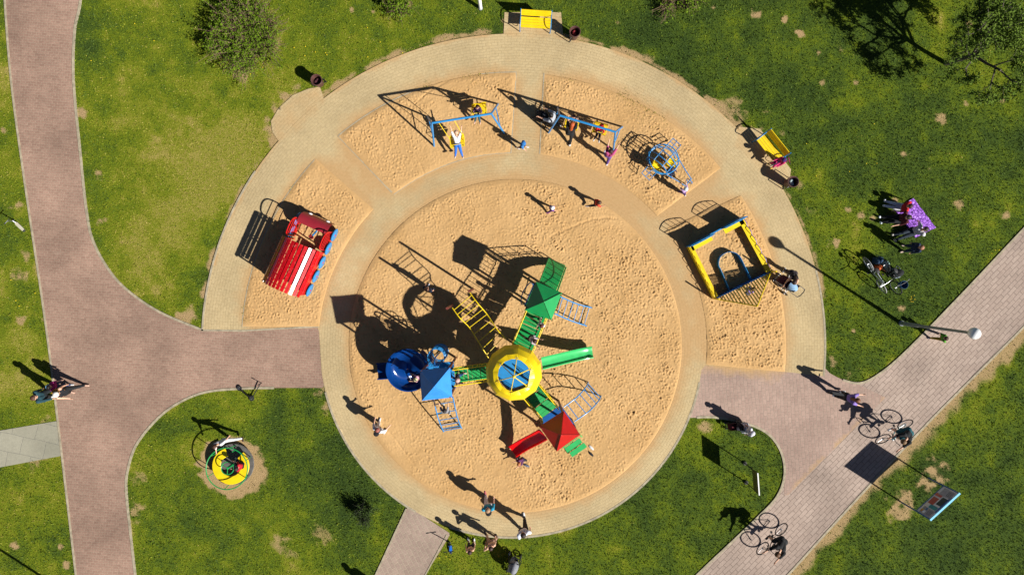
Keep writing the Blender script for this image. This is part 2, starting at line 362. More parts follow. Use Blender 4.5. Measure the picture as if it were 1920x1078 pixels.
# ------------------------------------------------------------------ paving
def brick_material(name, c1, c2, mortar, bw, bh, rot=0.0, polar=False, joint=.012, sandy=False, var=.35, blotch=.5, stain=(.3, .24, .18)):
    m = bpy.data.materials.new(name); n, l, b = nodes_of(m)
    tc = n.new('ShaderNodeTexCoord').outputs['Object']; vec = tc
    if polar:
        c0 = G(963, 648); sx = n.new('ShaderNodeSeparateXYZ'); l.new(tc, sx.inputs[0])
        dx = math_n(n, l, 'SUBTRACT', sx.outputs[0], c0.x); dy = math_n(n, l, 'SUBTRACT', sx.outputs[1], c0.y)
        rr = math_n(n, l, 'SQRT', math_n(n, l, 'ADD', math_n(n, l, 'MULTIPLY', dx, dx), math_n(n, l, 'MULTIPLY', dy, dy)))
        th = math_n(n, l, 'MULTIPLY', math_n(n, l, 'ARCTAN2', dx, math_n(n, l, 'MULTIPLY', dy, -1)), 10.2)
        cb = n.new('ShaderNodeCombineXYZ'); l.new(th, cb.inputs[0]); l.new(rr, cb.inputs[1]); vec = cb.outputs[0]
    else:
        mp = n.new('ShaderNodeMapping'); mp.inputs['Rotation'].default_value = (0, 0, math.radians(rot)); l.new(tc, mp.inputs[0]); vec = mp.outputs[0]
    wob = n.new('ShaderNodeMixRGB'); wob.blend_type = 'ADD'; wob.inputs[0].default_value = 1
    nz = n.new('ShaderNodeTexNoise'); nz.inputs['Scale'].default_value = 1.2; l.new(tc, nz.inputs['Vector'])
    vs = n.new('ShaderNodeVectorMath'); vs.operation = 'SCALE'; vs.inputs['Scale'].default_value = .10; l.new(nz.outputs['Color'], vs.inputs[0])
    va = n.new('ShaderNodeVectorMath'); l.new(vec, va.inputs[0]); l.new(vs.outputs[0], va.inputs[1])
    bt = n.new('ShaderNodeTexBrick'); l.new(va.outputs[0], bt.inputs['Vector'])
    bt.inputs['Color1'].default_value = rgba(c1); bt.inputs['Color2'].default_value = rgba(c2); bt.inputs['Mortar'].default_value = rgba(mortar)
    bt.inputs['Scale'].default_value = 1; bt.inputs['Mortar Size'].default_value = joint; bt.inputs['Mortar Smooth'].default_value = .3; bt.inputs['Brick Width'].default_value = bw; bt.inputs['Row Height'].default_value = bh; bt.inputs['Bias'].default_value = 0
    col = bt.outputs['Color']
    big = noise_n(n, l, tc, .35, 5, .6); fine = noise_n(n, l, tc, 9, 6, .75); speck = noise_n(n, l, tc, 45, 2, .5)
    col = mixc(n, l, 1.0, col, ramp(n, l, big, [(.3, (1-blotch*.4,)*3), (.7, (1+blotch*.25,)*3)]), 'MULTIPLY')
    col = mixc(n, l, 1.0, col, ramp(n, l, fine, [(.25, (1-var*.5,)*3), (.75, (1+var*.5,)*3)]), 'MULTIPLY')
    col = mixc(n, l, 1.0, col, ramp(n, l, speck, [(.25, (1-var*.4,)*3), (.75, (1+var*.4,)*3)]), 'MULTIPLY')
    st = n.new('ShaderNodeMapRange'); st.inputs[1].default_value = .62; st.inputs[2].default_value = .8; st.inputs[4].default_value = .45; l.new(noise_n(n, l, tc, 1.1, 8, .7), st.inputs[0])
    col = mixc(n, l, st.outputs[0], col, stain)
    hgt = bt.outputs['Fac']
    if sandy:
        a = math_n(n, l, 'ADD', attr_n(n, 'sand'), math_n(n, l, 'MULTIPLY', math_n(n, l, 'SUBTRACT', noise_n(n, l, tc, 1.6, 6, .65), .5), .9))
        mr = n.new('ShaderNodeMapRange'); mr.inputs[1].default_value = .30; mr.inputs[2].default_value = .85; l.new(a, mr.inputs[0])
        sc = ramp(n, l, fine, [(.3, (.42, .262, .115)), (.7, (.50, .32, .15))]); col = mixc(n, l, mr.outputs[0], col, sc)
    l.new(col, b.inputs['Base Color']); b.inputs['Roughness'].default_value = .9; b.inputs['Specular IOR Level'].default_value = .25
    bp = n.new('ShaderNodeBump'); bp.invert = True; bp.inputs['Strength'].default_value = .5; bp.inputs['Distance'].default_value = .01; l.new(hgt, bp.inputs['Height']); l.new(bp.outputs[0], b.inputs['Normal'])
    return m
def snapped_grid(poly, st, zfun, keepfun=None):
    """grid mesh of step st (px) filling a pixel polygon; the rim is snapped onto the outline"""
    pl = np.array(poly, float); x0, y0 = pl.min(0)-st; x1, y1 = pl.max(0)+st
    nx, ny = int((x1-x0)/st)+2, int((y1-y0)/st)+2
    X, Y, F = sheet_grid(nx, ny, x0, y0, st); ins = inside(poly, X, Y)
    F = F[ins[F].any(1)]; used = np.unique(F); outv = used[~ins[used]]
    a = pl; b = np.roll(pl, -1, 0)
    ox, oy = X[outv], Y[outv]; best = np.full(len(outv), 1e9); nxp = ox.copy(); nyp = oy.copy()
    for i in range(len(a)):
        dx, dy = b[i]-a[i]; L2 = dx*dx+dy*dy
        if L2 == 0: continue
        t = np.clip(((ox-a[i, 0])*dx+(oy-a[i, 1])*dy)/L2, 0, 1); qx, qy = a[i, 0]+t*dx, a[i, 1]+t*dy
        d = (ox-qx)**2+(oy-qy)**2; k = d < best; best[k] = d[k]; nxp[k] = qx[k]; nyp[k] = qy[k]
    X[outv], Y[outv] = nxp, nyp
    rimflag = np.zeros(len(X), bool); rimflag[outv] = True
    mp = np.full(len(X), -1); mp[used] = np.arange(len(used))
    return X[used], Y[used], rimflag[used], mp[F]
SPILL = blur(M_SAND.astype(float), 14)*1.45+blur(M_SAND.astype(float), 4)*.35+.05
SPILL += .5*np.exp(-((RXX-1120)**2+(RYY-330)**2)/(2*75**2))+.35*np.exp(-((RXX-1290)**2+(RYY-380)**2)/(2*50**2))+.35*np.exp(-((RXX-1250)**2+(RYY-620)**2)/(2*60**2))+.35*np.exp(-((RXX-680)**2+(RYY-320)**2)/(2*50**2))
_dl = np.abs((RXX-1470)*(190)+(RYY-935)*(190))/268.7
SPILL += .46*np.clip(1.15-_dl/11+(N2-.5)*2.2, 0, 1)*(RXX > 1455)*(RXX < 1665)*(RYY > 730)
SPILL += .45*blur(PADM.astype(float), 3)
SPILL += .75*np.clip(1-np.abs(np.hypot(RXX-963, RYY-648)-584)/11+(N2-.5)*1.2, 0, 1)*(RYY < 500)*np.clip(1-1.6*blur(PADM.astype(float), 9), 0, 1)
def paving(name, poly, st, z, m):
    x, y, rf, f = snapped_grid(poly, st, None)
    me = mesh_np(name, np.stack([(x-960)/S, (539-y)/S, np.full(len(x), z)], -1), f); attr(me, 'sand', rsample(SPILL, x, y))
    return tag(link(name, me, m), kind='structure')
red1 = brick_material('red_pavers', (.335, .212, .158), (.28, .172, .128), (.37, .275, .20), .22, .11, 4, joint=.010, var=.40, blotch=.8, stain=(.40, .30, .23))
paving('brick_path', POLY_LEFT, 8, .010, red1)
red2 = brick_material('walkway_pavers', (.40, .31, .255), (.36, .275, .225), (.22, .165, .135), .44, .17, -46, joint=.013, var=.34, blotch=.7, stain=(.46, .38, .27))
paving('walkway', POLY_RIGHT, 8, .010, red2)
red3 = brick_material('junction_pavers', (.40, .28, .225), (.345, .238, .192), (.33, .25, .2), .24, .15, 86, sandy=True, var=.3, stain=(.40, .30, .2))
paving('path_junction', POLY_JUNC, 8, .014, red3)
red4 = brick_material('south_path_pavers', (.365, .27, .215), (.315, .23, .185), (.38, .31, .23), .28, .18, 62, joint=.014, sandy=True, var=.3)
paving('footpath', POLY_SOUTH, 8, .010, red4)
tan = brick_material('tan_pavers', (.485, .375, .205), (.465, .355, .19), (.42, .315, .165), .22, .118, polar=True, joint=.009, sandy=True, var=.32, blotch=.55, stain=(.50, .43, .28))
paving('plaza', POLY_PLAZA, 6, .018, tan)
for pd in PADS: paving('plaza_pad', pd, 5, .014, tan)
slab = brick_material('slab_concrete', (.335, .315, .24), (.30, .285, .215), (.2, .19, .16), 1.0, .75, 12, joint=.01, var=.25)
paving('slab_path', POLY_SLAB, 8, .006, slab)
# sand heap dropped on the slabs
# kerb strips
def kerb(name, pts, w=.10, z=.026):
    w *= .8
    mb = MB(); q = [G(a, b_) for a, b_ in pts]; L = []; R_ = []
    for i in range(len(q)):
        t = (q[min(i+1, len(q)-1)]-q[max(i-1, 0)]).normalized(); nrm = Vector((-t.y, t.x, 0))
        L.append(q[i]+nrm*w/2); R_.append(q[i]-nrm*w/2)
    rows = []
    for a, b_ in zip(L, R_): rows.append([Vector((a.x, a.y, -.02)), Vector((a.x, a.y, z)), Vector((b_.x, b_.y, z)), Vector((b_.x, b_.y, -.02))])
    mb.grid(rows)
    return tag(mb.build(name, KERB), kind='structure')
KERB = mat('kerb_concrete', (.34, .29, .20), .9, var=.28, scale=5, bump=.3, wear=(.22, .2, .14), wear_amt=.3)
kerb('kerb', LEFT_EDGE); kerb('kerb', UP_EDGE, .12); kerb('kerb', LOW_EDGE[8:], .12); kerb('kerb', R_UP[12:], .11); kerb('kerb', R_LOW, .11); kerb('kerb', R_IN[2:], .12)
kerb('kerb', [(598, 612), (455, 620), (378, 619)], .09); kerb('kerb', arc(584, A_L, 214, 24), .10); kerb('kerb', arc(584, 346, A_R, 20), .10); kerb('kerb', arc(359, 371, 469, 60, 959, 648), .11); kerb('kerb', arc(359, 480, 526, 40, 959, 648), .11)
kerb('kerb', [(762, 953), (704, 1078), (690, 1110)], .09); kerb('kerb', [(838, 1002), (797, 1078), (780, 1110)], .07)
KERB_G = mat('grey_kerb', (.37, .31, .21), .9, var=.2, scale=5)
KERB = KERB_G
kerb('kerb', [(635, 256), (735, 361)], .09, .03); kerb('kerb', arc(512, 230, 250, 20), .08, .03); kerb('kerb', [(968, 137), (958, 288)], .06, .03); kerb('kerb', [(1020, 138), (1012, 289)], .06, .03); kerb('kerb', arc(361, 231.6, 269, 30), .05, .03); kerb('kerb', arc(510, 184, 223, 30), .05, .03); kerb('kerb', arc(512, 263, 270.6, 6), .05, .03)
# ------------------------------------------------------------------ sand: a height field trodden with footprints
ST = 1.4; SX0, SY0 = 440, 120; SWN, SHN = int(1050/ST), int(860/ST)
HF = (fbm((SHN, SWN), 40, 21, 5)-.5)*.030+(fbm((SHN, SWN), 6, 31, 2)-.5)*.014
sgx, sgy = np.meshgrid(SX0+np.arange(SWN)*ST, SY0+np.arange(SHN)*ST)
soft = blur(rsample(M_SAND.astype(float), sgx.ravel(), sgy.ravel()).reshape(sgx.shape), 5, 2)
calm = np.clip((soft-.5)/.42, 0.0, 1)*np.clip((fbm((SHN, SWN), 70, 77, 3)-.25)*4.0, .5, 1)
calm *= 1-.6*np.exp(-((sgx-740)**2+(sgy-860)**2)/(2*55**2))
for hx_, hy_, hr_, hd_ in [(855, 285, 22, .05), (893, 215, 22, .05), (1070, 248, 20, .05), (1122, 256, 20, .05), (950, 848, 18, .05), (1118, 660, 18, .05), (836, 815, 14, .03), (1105, 598, 14, .03), (720, 695, 16, .04)]:
    g_ = np.exp(-((sgx-hx_)**2+(sgy-hy_)**2)/(2*hr_**2)); HF -= hd_*.5*g_; calm *= 1-.75*g_
K = 10; ky, kx = np.mgrid[-K:K+1, -K:K+1]*ST/S
for _ in range(29000):
    i = int(RNG.integers(K, SHN-K)); j = int(RNG.integers(K, SWN-K))
    if soft[i, j] < .5: continue
    a = RNG.uniform(0, 3.1416); L = RNG.uniform(.04, .078); W = RNG.uniform(.022, .036); u = kx*math.cos(a)+ky*math.sin(a); v = -kx*math.sin(a)+ky*math.cos(a)
    e = (u/L)**2+(v/W)**2; dep = RNG.uniform(.012, .036)*(1.15 if SX0+j*ST > 1000 else .85)
    HF[i-K:i+K+1, j-K:j+K+1] += (-np.exp(-e)+.62*np.exp(-(np.sqrt(e)-1.5)**2*3.0))*dep*calm[i, j]
for _ in range(26):                                   # drag lines and tyre tracks
    i0, j0 = RNG.uniform(K, SHN-K), RNG.uniform(K, SWN-K); a = RNG.uniform(0, 6.28)
    for s_ in range(int(RNG.integers(30, 90))):
        i0 += math.sin(a)*1.2; j0 += math.cos(a)*1.2; a += RNG.normal(0, .03); i, j = int(i0), int(j0)
        if 4 < i < SHN-5 and 4 < j < SWN-5: HF[i-1:i+2, j-1:j+2] -= .006; HF[i-3, j] += .004; HF[i+3, j] += .004
def hf(x, y):
    i = np.clip(np.round((y-SY0)/ST).astype(int), 0, SHN-1); j = np.clip(np.round((x-SX0)/ST).astype(int), 0, SWN-1)
    return HF[i, j]
m = bpy.data.materials.new('sand'); n, l, b = nodes_of(m); tc = n.new('ShaderNodeTexCoord').outputs['Object']
c = ramp(n, l, noise_n(n, l, tc, .5, 6, .6), [(.3, (.465, .280, .115)), (.7, (.56, .352, .158))])
c = mixc(n, l, 1.0, c, ramp(n, l, noise_n(n, l, tc, 60, 3, .7), [(.2, (.86,)*3), (.8, (1.12,)*3)]), 'MULTIPLY')
l.new(c, b.inputs['Base Color']); b.inputs['Roughness'].default_value = .95; b.inputs['Specular IOR Level'].default_value = .15
bp = n.new('ShaderNodeBump'); bp.inputs['Strength'].default_value = .35; bp.inputs['Distance'].default_value = .02; l.new(noise_n(n, l, tc, 35, 4, .7), bp.inputs['Height']); l.new(bp.outputs[0], b.inputs['Normal'])
SAND = m
for k, pl in SANDS.items():
    x, y, rf, f = snapped_grid(pl, ST, None)
    i = np.clip(((y-SY0)/ST).astype(int), 0, SHN-1); j = np.clip(((x-SX0)/ST).astype(int), 0, SWN-1)
    w = np.clip((soft[i, j]-.5)/.35, 0, 1); z = np.maximum(.024, .03+.022*w+hf(x, y)*(.25+.75*w)); z[rf] = .021
    tag(link('sand', mesh_np('sand', np.stack([(x-960)/S, (539-y)/S, z], -1), f, True), SAND), kind='structure')
ZS = .045                                             # working level of the sand
# ------------------------------------------------------------------ people: one continuous skin surface each, clothes as shells over it
def surface_nets(vals, org, st):
    ins = vals < 0; nx, ny, nz = vals.shape
    cnt = sum(ins[i:nx-1+i, j:ny-1+j, k:nz-1+k].astype(np.int8) for i in (0, 1) for j in (0, 1) for k in (0, 1))
    act = (cnt > 0) & (cnt < 8); idx = np.full(act.shape, -1); idx[act] = np.arange(act.sum())
    ci, cj, ck = np.nonzero(act); acc = np.zeros((len(ci), 3)); num = np.zeros(len(ci))
    cs = [(i, j, k) for i in (0, 1) for j in (0, 1) for k in (0, 1)]
    for a in range(8):
        for b in range(a+1, 8):
            if sum(abs(cs[a][q]-cs[b][q]) for q in range(3)) != 1: continue
            va = vals[ci+cs[a][0], cj+cs[a][1], ck+cs[a][2]]; vb = vals[ci+cs[b][0], cj+cs[b][1], ck+cs[b][2]]
            x = (va < 0) != (vb < 0); t = np.where(x, va/(np.where(va == vb, 1, va-vb)), 0)
            p = np.array(cs[a])[None]+t[:, None]*(np.array(cs[b])-np.array(cs[a]))[None]
            acc += np.where(x[:, None], p, 0); num += x
    V = (np.stack([ci, cj, ck], -1)+acc/num[:, None])*st+np.array(org)
    F = []
    for ax in range(3):
        o1, o2 = [(1, 2), (2, 0), (0, 1)][ax]
        sl = [slice(1, -1)]*3; sl[ax] = slice(0, -1); s2 = list(sl); s2[ax] = slice(1, None)
        A = ins[tuple(sl)]; B = ins[tuple(s2)]; ch = A != B
        e = np.array(np.nonzero(ch)).T
        base = e.copy(); base[:, o1] += 1; base[:, o2] += 1
        flip = A[ch]
        def cell(d1, d2):
            q = base.copy(); q[:, o1] -= d1; q[:, o2] -= d2; return idx[q[:, 0], q[:, 1], q[:, 2]]
        q = np.stack([cell(1, 1), cell(0, 1), cell(0, 0), cell(1, 0)], -1)
        q[~flip] = q[~flip][:, ::-1]; F.append(q)
    F = np.concatenate(F); return V, F[(F >= 0).all(1)]
def rotx(v, a): c, s = math.cos(a), math.sin(a); return Vector((v.x, v.y*c-v.z*s, v.y*s+v.z*c))
POSES = {
 'stand': dict(L=(3, 4, 3), R=(-4, 4, 3), AL=(6, 10, 12), AR=(-3, 10, 14)),
 'walk': dict(L=(18, 3, 5), R=(-14, 3, 14), AL=(-16, 9, 18), AR=(18, 9, 22), lean=4),
 'walk2': dict(L=(-15, 3, 15), R=(18, 3, 5), AL=(20, 9, 20), AR=(-16, 9, 16), lean=5),
 'push': dict(L=(22, 3, 8), R=(-20, 3, 15), AL=(58, 6, 18), AR=(58, 6, 18), lean=10),
 'run': dict(L=(42, 4, 40), R=(-30, 4, 30), AL=(-40, 14, 60), AR=(45, 14, 70), lean=14),
 'hip': dict(L=(12, 8, 3), R=(-12, 8, 3), AL=(-25, 48, 80), AR=(4, 12, 14)),
 'sit': dict(L=(84, 9, 84), R=(84, 9, 78), AL=(35, 8, 45), AR=(35, 8, 45), lean=4),
 'swing': dict(L=(70, 9, 45), R=(72, 9, 48), AL=(75, 22, 75), AR=(75, 22, 75), lean=-12),
 'ground': dict(L=(86, 14, 6), R=(90, 12, 30), AL=(30, 14, 40), AR=(-40, 20, 10), lean=2),
 'ride': dict(L=(82, 5, 78), R=(48, 5, 48), AL=(66, 14, 12), AR=(66, 14, 12), lean=46, neck=-25),
 'bend': dict(L=(6, 5, 8), R=(-4, 5, 8), AL=(48, 8, 18), AR=(42, 8, 18), lean=62),
 'hold': dict(L=(16, 3, 6), R=(-12, 3, 12), AL=(48, 4, 62), AR=(52, 6, 50), lean=2),
 'crouch': dict(L=(105, 14, 125), R=(100, 14, 122), AL=(60, 8, 40), AR=(50, 8, 30), lean=28),
 'scoot': dict(L=(14, 3, 12), R=(-8, 3, 14), AL=(52, 12, 30), AR=(52, 12, 30), lean=12),
 'reach': dict(L=(16, 5, 6), R=(-14, 5, 10), AL=(105, 12, 20), AR=(100, 14, 25), lean=8),
}
SKIN = mat('skin', lin('#e6b496', .85), .55, var=.08, scale=12); EYE = mat('eye', (.03, .02, .02), .3); LIP = mat('lips', (.42, .15, .12), .5)
def person(label, pos, h, yaw, pose='stand', shirt='#888888', sleeves='short', pants='#222222', legs='long', shoes='#dddddd', hair='#3a2414', long_hair=False, hat=None,
           skirt=None, seat=None, tilt=0, hs=None, bag=None, group='people in the playground', mod=None, zlow=0.0, cat='person', skin=None):
    """pos: where the lowest foot (or the seat) touches, yaw: facing, degrees anticlockwise from the photo's right"""
    q = dict(lean=0, neck=0, side=0); q.update(POSES[pose]); q.update(mod or {})
    hs = hs or (1.0 if h > 1.45 else 1.0+(1.45-h)*.55)
    D = math.radians; ad = 1.13 if h > 1.4 else 1.04; hw = .098*h*ad*(1.04 if h > 1.5 else .95); R = []                   # capsules: label, a, b, ra, rb
    pel = Vector((0, 0, 0)); ln = D(q['lean']); sd = D(q['side']); up = Vector((math.sin(sd), math.sin(ln)*math.cos(sd), math.cos(ln)*math.cos(sd)))
    fw = Vector((0, math.cos(ln), -math.sin(ln)))
    waist = pel+up*.085*h; chest = pel+up*.21*h; neck = pel+up*.305*h
    nu = rotx(up, -D(q['neck'])*-1 if False else D(-q['neck'])*-1); hr = .064*h*hs; headc = neck+nu*(.028*h+hr*1.0)+fw*.012*h
    cap = lambda lb, a, b, ra, rb: R.append((lb, a, b, ra, rb))
    X = Vector((1, 0, 0))
    for s in (-1, 1):
        cap('pelvis', pel+X*s*.03*h, pel+X*s*.045*h-up*.015*h, .066*h*ad, .064*h*ad)
        cap('torso', waist+X*s*.028*h, chest+X*s*.052*h, .055*h*ad, .062*h*ad)
        cap('torso', chest+X*s*.05*h, pel+up*.275*h+X*s*hw*.9, .052*h, .036*h)
        p, a, k = [D(v) for v in q['L' if s < 0 else 'R']]
        hip = pel+X*s*.052*h-up*.02*h
        d1 = Vector((s*math.sin(a)*math.cos(p), math.sin(p), -math.cos(a)*math.cos(p))); kn = hip+d1*.245*h
        p2 = p-k; d2 = Vector((s*math.sin(a)*math.cos(p2), math.sin(p2), -math.cos(a)*math.cos(p2))); an = kn+d2*.235*h
        cap('thigh', hip, kn, .058*h*ad, .040*h); cap('shank', kn, kn+d2*.09*h, .036*h, .036*h); cap('shank', kn+d2*.09*h, an, .036*h, .023*h)
        fd = Vector((0, 1, 0)) if pose not in ('ground', 'swing') and abs(p2) < 1 else Vector((0, math.cos(p2)*.5+.2, math.sin(max(p2, .3)))).normalized()
        fd = (fd+X*s*.15).normalized(); hl = an-fd*.025*h+d2*.012*h
        cap('foot'+'lr'[s > 0], hl, an+fd*.095*h+d2*.02*h, .026*h, .021*h)
        p, a, e = [D(v) for v in q['AL' if s < 0 else 'AR']]
        sh = pel+up*.275*h+X*s*hw
        d1 = Vector((s*math.sin(a), math.sin(p)*math.cos(a), -math.cos(p)*math.cos(a))).normalized(); el = sh+d1*.165*h
        e2 = p+e; inw = -s*math.sin(a)*(.9 if e > D(55) else -.6)
        d2 = Vector((inw, math.sin(e2), -math.cos(e2))).normalized(); wr = el+d2*.145*h
        cap('uparm', sh, el, .037*h*ad, .027*h); cap('forearm', el, wr, .025*h, .0165*h)
        pm = wr+d2*.05*h; cap('hand', wr, pm, .015*h, .019*h)
        side = d2.cross(X)
        side = side.normalized() if side.length > .1 else Vector((0, 0, 1)); nrm = d2.cross(side).normalized()
        for f_ in range(4):
            ro = pm+side*((f_-1.5)*.0115*h)-d2*.004*h; L = (.036, .043, .040, .031)[f_]*h; m1 = ro+d2*L*.55-nrm*s*.004*h; tp = m1+d2*L*.42-nrm*s*.014*h
            R.append(('finger', ro, m1, .0062*h, .0056*h)); R.append(('finger', m1, tp, .0056*h, .0045*h))
        ro = wr+d2*.018*h-side*.014*h; m1 = ro-side*.016*h+d2*.018*h; R.append(('finger', ro, m1, .008*h, .0065*h)); R.append(('finger', m1, m1+d2*.022*h-side*.004*h, .0065*h, .005*h))
    cap('neck', neck-up*.02*h, neck+nu*.04*h, .031*h, .028*h)
    cap('head', headc+nu*hr*.18, headc+nu*hr*.22-fw*hr*.1, hr*.98, hr*.98); cap('head', headc-nu*hr*.3+fw*hr*.12, headc-nu*hr*.55+fw*hr*.2, hr*.74, hr*.55)
    if long_hair: cap('hairback', headc-fw*hr*.55, neck-fw*.055*h-up*.06*h, hr*.8, hr*.55)
    if skirt:
        for a in range(10): cap('skirt', pel+up*.05*h, pel-Vector((0, 0, 1))*.33*h+Vector((math.cos(a*.628), math.sin(a*.628), 0))*.13*h, .06*h, .05*h)
    if tilt: R = [(lb, rotx(a, D(tilt)), rotx(b, D(tilt)), ra, rb) for lb, a, b, ra, rb in R]; headc = rotx(headc, D(tilt)); nu = rotx(nu, D(tilt)); fw = rotx(fw, D(tilt))
    if seat is not None: dz = -min(min(a.z-ra, b.z-rb) for lb, a, b, ra, rb in R if lb == 'pelvis')+seat
    else: dz = -min(min(a.z-ra, b.z-rb) for lb, a, b, ra, rb in R)+zlow
    sft = Vector((0, 0, dz)); R = [(lb, a+sft, b+sft, ra, rb) for lb, a, b, ra, rb in R]; headc = headc+sft
    body = [c for c in R if c[0] != 'finger']; fingers = [c for c in R if c[0] == 'finger']
    st = .0125*max(h, .9); lo = np.min([np.minimum(np.array(a)-ra, np.array(b)-rb) for _, a, b, ra, rb in body], 0)-2.5*st; hi = np.max([np.maximum(np.array(a)+ra, np.array(b)+rb) for _, a, b, ra, rb in body], 0)+2.5*st
    dims = np.ceil((hi-lo)/st).astype(int)+1
    gxx, gyy, gzz = np.meshgrid(*[lo[i]+np.arange(dims[i])*st for i in range(3)], indexing='ij')
    def sdf(c, x, y, z):
        _, a, b, ra, rb = c; d = b-a; L2 = max(d.length_squared, 1e-9)
        t = np.clip(((x-a.x)*d.x+(y-a.y)*d.y+(z-a.z)*d.z)/L2, 0, 1)
        return np.sqrt((x-a.x-t*d.x)**2+(y-a.y-t*d.y)**2+(z-a.z-t*d.z)**2)-(ra+(rb-ra)*t)
    k = .022*h; F0 = None
    for c in body:
        d = sdf(c, gxx, gyy, gzz)
        if F0 is None: F0 = d
        else: hh = np.clip(.5+.5*(F0-d)/k, 0, 1); F0 = d*hh+F0*(1-hh)-k*hh*(1-hh)*.6
    V, F = surface_nets(F0, lo, st)
    dl = np.stack([sdf(c, V[:, 0], V[:, 1], V[:, 2]) for c in body]); names = np.array([c[0] for c in body]); lab = names[dl.argmin(0)]
    fl = lab[F[:, 0]]; fc = V[F].mean(1)
    nrm = np.cross(V[F[:, 2]]-V[F[:, 0]], V[F[:, 3]]-V[F[:, 1]]); vn = np.zeros_like(V)
    for i in range(4): np.add.at(vn, F[:, i], nrm)
    vn /= np.linalg.norm(vn, axis=1)[:, None]+1e-9
    x = MB(); x.v = [Vector(p_) for p_ in V]; x.f = [tuple(f_) for f_ in F]; nskin = len(x.f)
    for _, a, b, ra, rb in fingers: x.tube([a, b, b+(b-a)*.12], [ra, rb, rb*.5], 5)
    hx = fw.cross(nu).normalized()
    for s in (-1, 1): x.ball(headc+hx*s*hr*.98-nu*hr*.1, hr*.2, 5, (.5, 1, 1.3))
    x.tube([headc+fw*hr*.9+nu*hr*.05, headc+fw*hr*1.12-nu*hr*.2, headc+fw*hr*.9-nu*hr*.26], [hr*.07, hr*.16, hr*.1], 5); n1 = len(x.f)
    for s in (-1, 1): x.ball(headc+fw*hr*.9+hx*s*hr*.34+nu*hr*.02, hr*.12, 5)
    n2 = len(x.f); x.bar(headc+fw*hr*.86-hx*hr*.22-nu*hr*.5, headc+fw*hr*.86+hx*hr*.22-nu*hr*.5, hr*.12, hr*.1)
    yw = D(yaw-90); o = None
    me = bpy.data.meshes.new('person'); me.from_pydata([tuple(p_) for p_ in x.v], [], x.f)
    for mm in (skin or SKIN, EYE, LIP): me.materials.append(mm)
    mi = np.zeros(len(x.f), np.int32); mi[n1:n2] = 1; mi[n2:] = 2; me.polygons.foreach_set('material_index', mi); me.polygons.foreach_set('use_smooth', np.ones(len(x.f), bool)); me.update()
    o = bpy.data.objects.new('person', me); COL.objects.link(o); o.location = pos; o.rotation_euler = (0, 0, yw)
    ROOT[o] = Matrix.Translation(Vector(pos)) @ Matrix.Rotation(yw, 4, 'Z')
    tag(o, label, cat, group)
    def shell(name, sel, off, m):
        if not sel.any(): return
        f_ = F[sel]; u = np.unique(f_); mp = np.full(len(V), -1); mp[u] = np.arange(len(u))
        vv = V[u]+vn[u]*off
        me2 = mesh_np(name, vv, mp[f_], True); link(name, me2, m, o)
    tz = fc[:, 2]
    if shirt:
        sel = np.isin(fl, ['torso']+(['uparm'] if sleeves != 'none' else [])+(['forearm'] if sleeves == 'long' else []))
        if sleeves == 'short':
            pass
        if skirt: sel |= np.isin(fl, ['skirt', 'pelvis'])
        shell('dress' if skirt else 'shirt', sel, .010*h, fab(shirt))
    if pants and not skirt:
        sel = np.isin(fl, ['pelvis', 'thigh']+(['shank'] if legs == 'long' else [])); shell('trousers' if legs == 'long' else 'shorts', sel, .007*h, fab(pants))
    if shoes:
        for q_ in 'lr': shell('shoe', fl == 'foot'+q_, .006*h, fab(shoes))
    hd = (fc-np.array(headc))/hr; uu = hd@np.array(nu); ff = hd@np.array(fw)
    hsel = (np.isin(fl, ['head', 'hairback'])) & (((uu*.80-ff*.65) > .12) | ((uu > .62) & (ff < .85)) | (fl == 'hairback') | ((ff < -.1) & (uu > -.6)))
    if hair: shell('hair', hsel, .10*hr, mat('hair', lin(hair, .8), .6, var=.35, scale=60, bump=.5))
    if hat:
        shell('hat', (fl == 'head') & (uu > .38), .2*hr, fab(hat))
    if bag:
        b_ = MB(); M = Matrix.Rotation(-ln, 3, 'X'); c_ = neck+sft-up*.13*h-fw*.11*h
        b_.lathe([(.02, -.13*h), (.075*h, -.12*h), (.085*h, 0), (.07*h, .1*h), (.02, .12*h)], 10, c_, M)
        for s in (-1, 1): b_.tube([c_+X*s*.05*h+up*.09*h, c_+X*s*.075*h+up*.14*h+fw*.12*h, c_+X*s*.08*h+fw*.17*h-up*.02*h], .012*h, 5)
        b_.build('backpack', fab(bag), o, smooth=True)
    return o
# ------------------------------------------------------------------ paints
BLUE = paint('#2f8fd0', .8, .35); BLUE_D = paint('#1d5fa6', .8, .3); YEL = paint('#f5d316', .85, .38, .1); RED = paint('#d21616', .85, .3, .10); RED_D = paint('#a02634', .85, .45, .22); GRN = paint('#1fa052', .8, .35)
GRN_L = paint('#3fb868', .85, .25, .08); BROWN = paint('#7a3a30', .8, .5); STEEL = mat('steel', (.35, .36, .38), .35, .9); BLACK = mat('black_plastic', (.012, .012, .014), .5); RUBBER = mat('rubber', (.012, .012, .013), .8)
ROOFBLUE = paint('#3a96ee', .8, .4, .05); ROOFGRN = paint('#12a055', .75, .4, .05); ROOFRED = paint('#c01212', .75, .4, .05); GREYMETAL = mat('grey_paint', (.22, .24, .24), .5, var=.15); WHITE = mat('white_paint', (.78, .78, .76), .4, var=.05)
def ladder(parent, name, ra, rb, n, m, r=.025, rr=.018):
    """two rails (point lists) and n rungs"""
    A, B = bez(ra, 6), bez(rb, 6); L = MB(); L.tube(A, r); L.tube(B, r); o = L.build(name, m, parent, True, True)
    for i in range(n):
        t = (i+.5)/n*(len(A)-1); k = int(t); f = t-k
        MB().tube([A[k].lerp(A[k+1], f), B[k].lerp(B[k+1], f)], rr, 6).build('rung', m, o, True, True)
    return o
